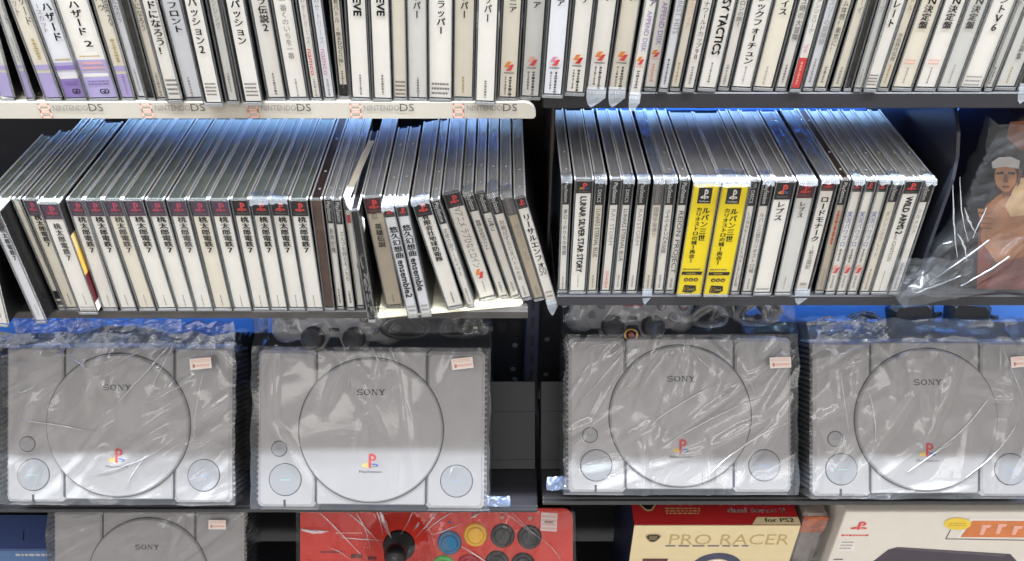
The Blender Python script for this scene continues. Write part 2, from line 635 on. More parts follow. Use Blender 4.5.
    if cs.get('flap'):
        mb = MB()
        w = t * .9
        y = -.003
        vs = [(-w / 2, -.0006, .006), (w / 2, -.0006, .006), (-w / 2, y, -.002), (w / 2, y, -.002), (w * .16, y - .001, -.0062), (-w * .2, y - .002, -.0100), (-w * .40, y - .001, -.0072)]
        mb.add(vs, [(0, 1, 3, 2), (2, 3, 4, 6), (6, 4, 5)], M_SLV)
        mb.build('sleeve_flap', root)
    return root


def case_row(rows, zs, mmax, h=H):
    """place a row of cases: each entry is the measured spine card (left and right edge at an upper and a lower line) plus its print"""
    out = []
    for r in rows:
        tl, tr_, yt, bl, br, yb, cs = r
        cs = dict(cs)
        lift0 = min(.003, cs.get('z0', .003))
        ang = PITCH + atan((yb - CY) / F)
        Y = cs.pop('Yf', (CAMZ - (zs + lift0)) / tan(ang))
        Y = max(.605, min(.668, Y))
        pl, pr = on_y(tl, yt, Y), on_y(tr_, yt, Y)
        ql, qr = on_y(bl, yb, Y), on_y(br, yb, Y)

        def ext(p, q, z):
            return q.x + (p.x - q.x) * (z - q.z) / (p.z - q.z)
        z0, z1 = zs, zs + h
        cs['L'] = (ext(pl, ql, z0), ext(pl, ql, z1))
        cs['Rr'] = (ext(pr, qr, z0), ext(pr, qr, z1))
        cs['Y'] = Y
        cs['zs'] = zs
        cs['h'] = cs.get('h', h)
        out.append(cs)
    n = len(out)
    for i, cs in enumerate(out):
        b = [[0, 0], [0, 0]]
        mx = cs.get('m', mmax)
        for k in (0, 1):
            lo = cs['L'][k] - mx
            hi = cs['Rr'][k] + mx
            if i > 0:
                lo = max(lo, (out[i - 1]['Rr'][k] + cs['L'][k]) / 2)
            if i < n - 1:
                hi = min(hi, (out[i + 1]['L'][k] + cs['Rr'][k]) / 2)
            b[0][k], b[1][k] = lo, hi
        th = atan2((b[0][1] + b[1][1] - b[0][0] - b[1][0]) / 2, h)
        wd = max(.0075, min(b[1][0] - b[0][0], b[1][1] - b[0][1]))
        cs['t'] = wd * cos(th) - .0005
        cs['th'] = th
        cs['xb'] = (b[0][0] + b[1][0]) / 2
        cs['lw'] = ((cs['Rr'][0] - cs['L'][0]) + (cs['Rr'][1] - cs['L'][1])) / 2 * cos(th)
        cs['lx'] = ((cs['Rr'][0] + cs['L'][0]) / 2 - cs['xb'] + (cs['Rr'][1] + cs['L'][1]) / 2 - (b[0][1] + b[1][1]) / 2) / 2 * cos(th)
    return out


SM = [('l', 3, 0, 82, 94, .7, 'h')]                       # three lines of small print low on a spine


def col(y0, y1, ink='h', w=.18, x=0):
    return ('c', '', x, y0, y1, w, ink)


def kon(y, ink=('o', 'R'), cap=True):
    s = [('k', ink, 0, y, y + 9, .62, 'o'), ('l', 1, 0, y + 10, y + 12.5, .62, 'n'), col(y + 15, y + 37, 'n', .2, .12), col(y + 15, y + 33, 'h', .12, -.18)]
    return s


LIL = [('v', 66, 69), ('l', 69, 73), ('l', 74, 98)]
TOP_L = [
    (-26, -8, 0, -2, 16.5, 98, dict(paper='g', bands=[('l', 67, 71), ('l', 74, 99)], txt=[('v', 'イト', .3, -4, 14, .5, 'n')], d='with a pale lilac foot, cut by the photo edge')),
    (-11, 2, 0, 22, 40, 98.5, dict(paper='g', bands=[('l', 66, 69), ('l', 72, 99)], txt=[('v', 'ハザード', .2, -22, 26, .5, 'n'), col(38, 60, 'f')], d='with a pale lilac foot and grey lettering')),
    (9.5, 26, 0, 44.5, 63, 98.5, dict(paper='c', bands=[('l', 66, 71), ('l', 74, 99)], txt=[('v', 'ハザード', .18, -14, 27, .5, 'k'), ('v', 'カット', -.28, -10, 17, .36, 'h'), col(40, 60, 'g', .3)], d='cream spined with a lilac foot and two text columns')),
    (28, 52.5, 0, 65.5, 87, 98.5, dict(paper='b', bands=[('l', 64, 72), ('v', 67, 71), ('v', 78, 99), ('x', 77, 80, .05, .9)],
        txt=[('v', 'ハザード', .12, 3, 43, .46, 'k', 1), ('v', 'ースカット', -.28, 4, 34, .3, 'h'), ('l', 1, 0, 59, 63, .7, 'g'), ('l', 2, 0, 82, 87, .6, 'p'), ('h', 'GD', .1, 90, 95, .36, 'k', 1)], d='wide with bold kana above a purple panel')),
    (53.5, 87, 0, 88, 119, 98.5, dict(paper='w', bands=[('l', 61, 72), ('l', 73, 99), ('x', 74.5, 78, .06, .9)],
        txt=[('v', 'ハザード', .0, 1, 37, .36, 'k', 1), ('h', '2', .08, 42, 48, .24, 'k', 1), ('l', 1, 0, 56, 59, .7, 'g'), ('l', 2, 0, 62, 71, .7, 's'), ('l', 2, 0, 81, 87, .7, 'p'), ('h', 'GD', .1, 90, 95, .3, 'k', 1)], d='widest of all with bold kana, a numeral and a purple panel')),
    (93.5, 106, 0, 120.5, 135.5, 98, dict(paper='c', bands=[('l', 67, 72), ('l', 75, 99)], txt=[('v', 'パゥ', -.1, -6, 12, .6, 'n'), ('v', '街る', .3, 0, 28, .45, 'n'), col(40, 62, 'g', .3), col(75, 95, 'v', .2)], d='cream spined with a lilac foot and brown small print')),
    (109.5, 117.5, 0, 136.5, 145, 97, dict(paper='b', txt=[('v', '物語になろう', 0, -14, 24, .7, 'h'), col(70, 90, 'f')], d='narrow, bluish white and almost plain')),
    (120, 129, 0, 148, 156, 98, dict(paper='d', z0=.008, d='narrow with a mottled dark spine and a torn sleeve corner')),
    (131, 138.5, 0, 156, 165.5, 98, dict(paper='c', txt=[('v', 'トになろう', 0, -4, 32, .8, 'n'), col(74, 95, 'f', .4)], d='narrow cream spined with small grey kana')),
    (142, 156.5, 0, 168, 183, 100, dict(txt=[('v', 'ドになろう！', 0, 1, 56, .72, 'k', 1), ('l', 4, 0, 79, 97, .75, 'h')], d='white spined with bold kana ending in an exclamation mark')),
    (160, 177.5, 0, 185, 202, 98, dict(paper='b', txt=[('v', 'フロント', .05, 2, 34, .62, 'n', 1), col(78, 96, 'f', .14, -.1)], d='with four grey kana and a plain lower half')),
    (184, 199, 0, 206, 220, 103, dict(txt=[('v', 'パッション2', -.02, -2, 55, .66, 'n', 1), ('l', 4, 0, 83, 97, .75, 'h')], m=.004, d='pulled forward with kana and numeral two')),
    (208.5, 216.5, 0, 229, 236, 101, dict(paper='g', tray='l', m=.006, txt=[('v', 'ダンシング', 0, -8, 30, .7, 'f'), col(74, 92, 'f', .3)], d='in a thick clear grey case around a narrow white strip')),
    (225.5, 242, 0, 245.5, 261, 102, dict(txt=[('v', 'パッション', 0, 0, 46, .62, 'k', 1), ('l', 4, 0, 83, 98, .75, 'h')], m=.0035, d='pulled forward with five bold kana')),
    (250.5, 267, 0, 268.5, 284.5, 98, dict(txt=[('v', 'ラ伝説2', .1, -3, 33, .58, 'n', 1), col(74, 95, 'h', .16)], d='with small dark characters and numeral two')),
    (272.5, 290, 0, 290, 306.5, 98, dict(txt=[('v', '一番くのいちを一番', 0, -2, 60, .42, 'h'), col(80, 96, 'f', .14)], d='white spined with one long faint text column')),
    (298, 305, 0, 313, 320, 98, dict(tray='o', txt=[('r', 'namco', .02, 50, 76, .7, 'R'), ('v', 'のサトリーズ', 0, -4, 45, .6, 'f'), col(80, 96, 'f', .3)], d='narrow with red letters, left of its twin')),
    (311.5, 319.5, 0, 325, 334, 98, dict(tray='o', paper='b', txt=[('r', 'namco', .02, 50, 76, .66, 'm'), ('v', 'のサトリーズ', 0, -4, 45, .6, 'f'), col(80, 96, 'f', .3)], d='narrow with pinkish letters, right of its twin')),
    (331.5, 338.5, 0, 340.5, 347, 96, dict(tray='o', paper='c', z0=.012, txt=[('v', '決着バトル', 0, -8, 24, .75, 'n'), ('v', 'く無まDOCバ箱！', 0, 28, 68, .75, 'k'), col(72, 88, 'h', .3)], d='narrow cream spined with a black gap below')),
    (347, 364.5, 0, 353, 369, 98.5, dict(txt=[('r', 'EVE', .05, -1, 17, .44, 'k', 1), col(76, 96, 'h', .14)], d='white spined with three black capitals, left of two')),
    (370.5, 388, 0, 375, 391, 99, dict(txt=[('r', 'EVE', .05, -1, 17, .44, 'k', 1), col(76, 96, 'h', .14)], d='white spined with three black capitals, right of two')),
    (391.5, 405, 0, 394.5, 406.5, 98, dict(paper='c', txt=[('l', 4, 0, 81, 97, .8, 'h')], d='cream spined and blank but for low small print')),
    (407, 426, 0, 409.5, 427, 98.5, dict(paper='g', txt=[('v', 'ラッパー', 0, -16, 20, .42, 'n', 1), col(79, 96, 'h', .14)], d='greyish spined with grey kana high up')),
    (429, 452, 0, 429.5, 451, 99, dict(txt=[('v', 'ラッパー', .02, 1, 36, .4, 'k', 1), ('l', 3, 0, 83, 97, .8, 'h')], d='wide white spined with four large black kana')),
    (455, 474, 0, 454, 471.5, 98, dict(paper='c', txt=[('v', 'ラッパー', 0, -16, 20, .42, 'k', 1), col(78, 95, 'g', .14)], d='cream spined with black kana high up')),
    (479, 497.5, 0, 476.5, 493.5, 102, dict(txt=[('v', 'ラッパー', 0, -14, 24, .42, 'n', 1), col(82, 98, 'h', .14)], m=.0025, d='pulled forward in a clear edged case with grey kana')),
    (504, 521, 0, 500, 515.5, 98, dict(paper='c', txt=[('v', 'ニア', .05, 0, 14, .5, 'n', 1)] + kon(63), d='with an orange ribbon mark, at the end over the cream rail')),
    (528, 545, 0, 521.5, 538.5, 97, dict(paper='g', txt=[('v', 'ニア', .05, -6, 10, .5, 'n', 1)] + kon(58, ('s', 'R')), d='with a faint ribbon mark, last over the cream rail end')),
]
TOP_R = [
    (551.5, 569, 0, 544.5, 560.5, 95, dict(paper='b', txt=[('v', 'ニア', .05, -8, 8, .5, 'n', 1)] + kon(58, ('m', 'R')), d='with a pink ribbon mark, first above the bay gap')),
    (576, 593, 0, 567, 583, 93, dict(txt=[('v', 'ニア', .1, -11, 5, .5, 'n', 1)] + kon(56, ('o', 'r')), d='with an orange ribbon mark and flat sleeve')),
    (599, 616.5, 0, 587.5, 604, 91, dict(txt=[('v', 'ニア', .1, -13, 3, .5, 'n', 1)] + kon(53), flap=1, d='with an orange ribbon mark and a sleeve corner hanging down')),
    (623, 641, 0, 610.5, 626.5, 91, dict(paper='c', txt=[('v', 'ニア', .1, -13, 3, .5, 'n', 1)] + kon(53), flap=1, d='with a ribbon mark, second with a hanging sleeve corner')),
    (645.5, 657.5, 0, 628.5, 640, 96, dict(flap=1, m=.001, txt=[('v', 'ア', .2, 0, 8, .7, 'p', 1), ('r', 'APPEND DISK', .1, 12, 53, .42, 'v'), ('k', ('o', 'R'), 0, 58, 66, .7, 'o'), ('l', 1, 0, 67, 69, .7, 's'), col(72, 88, 'h', .3)], d='pulled forward with purple capitals running down')),
    (659, 671, 0, 644.5, 656, 88, dict(m=.001, txt=[('r', 'APPEND DISK', .1, 3, 46, .44, 'v'), ('k', ('o', 'R'), 0, 51, 58, .7, 'o'), ('l', 1, 0, 59, 61, .7, 's'), col(65, 82, 's', .3)], d='with purple capitals, half hidden by its forward twin')),
    (676.5, 685.5, 0, 659.5, 667, 89, dict(paper='b', txt=[('r', 'BEST HITS', .1, 2, 35, .6, 'f'), col(60, 84, 'h', .25)], d='narrow with pale grey capitals')),
    (688.5, 697, 0, 671, 678.5, 88, dict(paper='c', txt=[('v', 'エスパイア', .05, -4, 30, .7, 's'), col(64, 84, 'g', .25)], d='narrow cream spined with orange tinted kana')),
    (703, 713, 0, 685, 692.5, 89, dict(txt=[('v', 'ーナワールドカップ98', .05, -4, 61, .7, 'n'), col(68, 84, 'f', .3)], d='narrow with a full column of small black kana')),
    (718.5, 736, 0, 699, 715.5, 88.5, dict(txt=[('r', 'FANTASY TACTICS', .05, -34, 56, .46, 'k', 1), col(64, 82, 'h', .12)], d='white spined with bold black capitals running down')),
    (739, 748, 0, 720, 728, 87.5, dict(txt=[('v', 'ホロンの旅ー', .05, -4, 28, .75, 'n'), col(66, 84, 'f', .3)], d='narrow with six small kana')),
    (754, 772.5, 0, 732.5, 750.5, 88, dict(txt=[('v', 'マジックフォーチュン', .02, -13, 66, .56, 'k', 1), col(68, 84, 'f', .12)], d='wide with a long column of large black kana')),
    (776.5, 795, 0, 754.5, 771, 88, dict(paper='c', txt=[('v', 'イス', .05, 1, 17, .5, 'k', 1), col(68, 84, 'f', .12)], d='wide cream spined with two kana only')),
    (801, 809.5, 0, 777.5, 785, 88, dict(txt=[('v', 'ュ時の大冒険', .05, -2, 42, .75, 'n'), col(66, 84, 'h', .3)], d='narrow with small characters to mid height')),
    (815, 824, 0, 791.5, 800, 89, dict(bands=[('R', 59, 90)], txt=[('v', 'アンジェリーク', .05, 0, 34, .7, 'h'), ('v', 'ぱる', 0, 45, 54, .6, 'm'), col(63, 84, 's', .35)], d='narrow with a red panel at its foot')),
    (829, 838, 0, 805, 811.5, 88, dict(paper='b', txt=[('v', 'スリーの冒険録', .05, 0, 46, .7, 'f'), col(60, 84, 'f', .3)], d='narrow bluish with very faint print')),
    (842.5, 852.5, 0, 817, 824, 88, dict(paper='c', txt=[('v', 'ズム体感！東京に！', .05, -6, 54, .65, 'n'), col(68, 84, 'h', .3)], d='narrow cream spined with a long brown text column')),
    (858.5, 868.5, 0, 833, 841, 88, dict(paper='c', txt=[('v', 'ゾーイ', .05, -10, 15, .6, 'h'), col(68, 84, 'f', .3)], d='narrow cream spined beside a greenish clear case')),
    (869.5, 877, 0, 844, 852, 88, dict(paper='d', tray='l', z0=.01, d='greenish clear edged with a dark spine')),
    (879.5, 889.5, 0, 854.5, 862, 88.5, dict(paper='g', txt=[('v', 'リーズ', .05, -8, 14, .6, 'f'), col(70, 84, 'f', .2)], d='grey white spined with three faint kana')),
    (891, 905, 0, 864, 875, 89, dict(txt=[('v', 'レート', .02, 0, 29, .62, 'k', 1), ('l', 4, 0, 75, 87, .8, 'h')], d='white spined with three slanting black kana')),
    (909, 917.5, 0, 880, 887, 88, dict(paper='c', txt=[('v', 'ストル', .05, -8, 12, .65, 'g'), ('v', '外伝時代伝説', .0, 34, 62, .6, 'n'), col(66, 84, 'g', .3)], d='narrow cream spined with gold small print')),
    (922.5, 942, 0, 893, 911, 88, dict(paper='c', txt=[('v', 'N決定盤', .02, -2, 30, .5, 'n', 1), ('l', 2, 0, 60, 66, .6, 's'), col(69, 84, 'f', .1)], d='with four brown characters, leftmost of three alike')),
    (946.5, 966.5, 0, 917.5, 935, 88, dict(txt=[('v', 'N決定盤', .02, -2, 30, .5, 'n', 1), ('l', 2, 0, 60, 66, .6, 's'), col(69, 84, 'h', .1)], d='with four black characters, middle of three alike')),
    (970.5, 989, 0, 939, 957, 88, dict(paper='g', txt=[('v', 'N決定盤', .02, -2, 30, .5, 'h', 1), col(66, 84, 'f', .1)], d='greyish with four faded characters, rightmost of three alike')),
    (993, 1017, 0, 960, 981, 88, dict(txt=[('v', 'ントV6', .05, -4, 33, .42, 'n', 1), ('l', 3, 0, 76, 88, .7, 'f')], d='wide with kana ending in a letter and numeral six')),
    (1019, 1027, 0, 984, 992.5, 88, dict(paper='g', txt=[('v', 'ード', 0, -12, 9, .6, 'f'), col(68, 84, 'h', .25)], d='narrow and grey with faint kana')),
    (1030.5, 1050, 0, 997, 1015, 87, dict(paper='g', txt=[('v', '物語篇集', .1, 30, 61, .3, 'n'), col(68, 84, 'g', .1)], d='tan tinted with small black characters low down')),
    (1055, 1067, 0, 1019, 1031, 87, dict(paper='d', flap=1, d='dark, cut by the right photo edge')),
]


def numbered(rows, where):
    for i, c in enumerate(rows):
        c['label'] = None
    return rows


def place_row(tbl, zs, mmax, where, group, dep=DEPTH):
    cs = case_row(tbl, zs, mmax)
    for c in cs:
        c['dep'] = dep - max(0, DF - c['Y']) * .5
    res = []
    for i, c in enumerate(cs):
        o = build_case(c, i)
        d_ = c.get('d', 'with a white spine')
        lab = 'game case%s %s, %s on %s' % ('' if d_.split()[0] in ('with', 'in', 'pulled', 'wrapped') else ',', d_, ORD[i + 1], where) 
        words = lab.split()
        if len(words) > 16:
            words = [q for q in words if q not in ('a', 'an', 'the')]
        if len(words) > 16:
            words = words[1:]
        if len(words) > 16:
            print('LONG', len(words), ' '.join(words))
        tag(o, ' '.join(words), 'game case', group)
        res.append(o)
    return res


top_l = place_row(TOP_L, Z_TL, .0028, 'upper left shelf', 'game cases on the upper left shelf')
top_r = place_row(TOP_R, Z_TR, .0028, 'upper right shelf', 'game cases on the upper right shelf')

MT = '桃太郎電鉄7'


def momo(ink, k, p='w'):
    return dict(kind=k, paper=p, tray='g', txt=[('v', MT, .04, 217.5, 254, .55, ink, 1), col(296, 307, 'f', .1)])


ML = [
    (-34, -18, 200, -6, 9.6, 325, dict(paper='w', tray='g', txt=[col(300, 318, 'f', .1)], d='white spined and pulled forward, cut by the left photo edge')),
    (-12, 2, 222, 35, 49.5, 321, dict(paper='b', tray='g', kind='sqv', txt=[('v', MT, .1, 228, 262, .5, 'n', 1), col(306, 316, 'f', .1)], d='bluish white, pulled forward, its dark flank showing')),
    (12, 20, 201, 58, 65, 308, dict(paper='c', tray='g', txt=[], bands=[('k', 292, 300), ('n', 302, 306)], d='thin blank cream strip with a black mark at its foot')),
    (22.5, 35.5, 201, 66, 77, 308, dict(kind='sqv', paper='c', tray='g', txt=[('v', MT, .1, 216, 248, .6, 'k', 1), col(294, 305, 'h', .1)], d='cream spined with a purple logo block')),
    (38.5, 57, 204, 80, 97, 312, dict(kind='sqv', paper='w', tray='g', m=.002, txt=[('v', MT, .0, 224, 262, .42, 'h', 1), ('l', 2, 0, 307, 312, .8, 'f'), col(295, 304, 'f', .08)], d='slipcase pushed forward with faded kana', art=1)),
    (68.5, 82, 201, 102, 118, 308.5, dict(momo('n', 'sqv'), d='second right of the orange edged slipcase')),
    (84, 100, 201, 121.5, 135, 308.5, dict(momo('k', 'sqv'), d='with crisp black kana under a purple block')),
    (103.5, 119.5, 201, 140, 154.5, 308.5, dict(momo('h', 'sqv', 'c'), d='with faded kana under a purple block')),
    (123, 141, 201, 159, 175, 308.5, dict(momo('n', 'sqv'), d='with grey kana under a purple block')),
    (145, 164, 200.5, 178.5, 193, 308.5, dict(momo('n', 'sqv'), d='with grey kana and wide dark gap on its right')),
    (167, 184.5, 200.5, 197, 211, 308.5, dict(momo('h', 'sqv'), d='with grey kana under a dull purple block')),
    (188, 206, 200, 216, 230, 308.5, dict(momo('n', 'sqv', 'c'), d='slightly yellowed with grey kana')),
    (209, 227, 200, 235, 250, 308.5, dict(momo('n', 'sqv'), d='with pale kana, last of the purple blocks')),
    (231, 247.5, 199.5, 255, 268, 308, dict(momo('k', 'sq'), slv=1, d='first with a clean black and red block')),
    (250.5, 267, 199.5, 272, 286, 308, dict(momo('k', 'sq'), slv=1, d='second with a black and red block')),
    (270, 286, 199.5, 290, 304, 308, dict(momo('k', 'sq'), slv=1, d='third with a black and red block')),
    (289, 306.5, 199.5, 308, 322, 308.5, dict(momo('k', 'sq'), d='fourth black and red block, beside the brown case')),
    (311, 323, 204, 325.5, 335, 308, dict(paper='o', tray='o', kind=None, d='thick brown tinted clear case with no white card')),
    (324.5, 331, 205, 336, 344, 307, dict(kind='nar', tray='l', txt=[('v', '新時空機', 0, 229, 254, .6, 'k'), col(290, 304, 'h', .3)], d='narrow with black head, right against the brown case')),
    (334, 341.5, 206, 347, 356, 308, dict(kind='nar', tray='l', txt=[('v', 'エルフを狩るモノたち', .05, 232, 282, .65, 'n'), col(292, 304, 'h', .3)], d='narrow with black head and a long kana column')),
    (344, 350, 212, 357, 362, 306, dict(kind='nar', tray='l', blk=.012, bands=[('R', 216, 224, .2, .8)], d='narrow, half hidden by the bent white band')),
]
CREAM_T = .0022
ML2 = [
    (351, 360, 214, 366, 378, 320, dict(paper='k', tray='k', m=.0012, txt=[('r', 'しなSPJ', .05, 255, 318, .62, 'w', 1)], d='black spined with large white script')),
    (362.5, 380, 200, 385.5, 403, 306, dict(kind='sqm', paper='t', tray='d', m=.003, txt=[('v', '忍', -.1, 214, 221, .4, 'n'), ('v', '英雄伝説', .02, 225, 249, .45, 'n', 1), col(296, 304, 'h', .12)], d='thick tan spined with a maroon block')),
    (383.5, 395, 215, 407.5, 419, 316, dict(kind='sq', m=.0008, blk=.010, paper='b', tray='l', slv=1, txt=[('v', '悠久幻想曲', .02, 228, 260, .8, 'k', 1), ('r', 'ensemble2', .04, 262, 299, .62, 'n', 1), ('l', 2, 0, 306, 314, .7, 'f')], d='with large black characters and numeral two, pushed forward')),
    (397, 408.5, 213.5, 420, 432, 315, dict(kind='sq', m=.0008, blk=.010, paper='b', tray='l', slv=1, txt=[('v', '悠久幻想曲', .02, 226, 258, .8, 'k', 1), ('r', 'ensemble', .04, 260, 292, .62, 'n', 1), ('l', 2, 0, 305, 313, .7, 'f')], d='with large black characters, right twin of the numbered one')),
    (411, 428.5, 202, 448, 462.5, 308, dict(kind='sq', paper='w', tray='d', slv=1, txt=[('v', '有限会社地球防衛隊', -.02, 217, 264, .48, 'k', 1), col(294, 304, 'h', .1)], d='with nine dense black characters')),
    (433.5, 441, 208, 466.5, 475, 306, dict(kind='nar', tray='l', txt=[('v', '武蔵の国アーカイブス', 0, 230, 278, .6, 'h'), col(290, 302, 'f', .3)], d='narrow with black head, tucked left of the tall one')),
    (442.5, 459.5, 194, 480, 495, 299, dict(kind='sq', blk=.0145, tray='d', txt=[('r', 'TVアニメ ラブひなヒロイン', .0, 208, 270, .42, 'h'), ('k', ('o', 'R'), .0, 272, 281, .55, 'o'), col(284, 294, 'f', .1)], d='tall leaning with grey print and an orange mark')),
    (466, 474, 202, 499, 508.5, 297, dict(kind='nar', blk=.02, tray='l', slv=1, txt=[('v', '青春ときめきファイト', .0, 222, 252, .7, 'k'), col(284, 294, 'f', .3)], d='narrow with black head, first right of the tall one')),
    (478, 486, 199, 511, 519.5, 297, dict(kind='nar', blk=.022, tray='l', slv=1, txt=[('v', 'こみこ', 0, 220, 233, .7, 'n', 1), col(284, 294, 'f', .3)], d='narrow with black head and one short word')),
    (490, 498, 201, 521.5, 531, 299, dict(kind='nar', blk=.021, tray='l', slv=1, txt=[('v', '対戦ぱずるだまバトル大会', 0, 222, 282, .6, 'h'), col(288, 297, 'f', .3)], d='narrow with black head and a long grey column')),
    (503.5, 512, 201, 534, 543.5, 299.5, dict(kind='narg', blk=.022, paper='t', tray='l', slv=1, txt=[('v', 'ザカードオブ', 0, 226, 266, .65, 'f'), col(288, 297, 'f', .3)], d='narrow tan spined with a grey head')),
    (515.5, 526, 202, 546, 556.5, 303, dict(kind='sq', m=.0012, blk=.011, tray='l', slv=1, flap=1, txt=[('v', 'リーサルエンフォ', .05, 216, 270, .8, 'k', 1), ('h', '50', .05, 270, 277, .7, 'h'), ('l', 2, 0, 292, 300, .7, 'f')], d='white spined with large black kana, last before the gap')),
]
mid_l = place_row(ML, Z_ML, .0026, 'middle left shelf', 'game cases on the middle left shelf', .163)
mid_l2 = place_row(ML2, Z_ML + CREAM_T, .0024, 'cream board', 'game cases leaning on the cream board', .160)

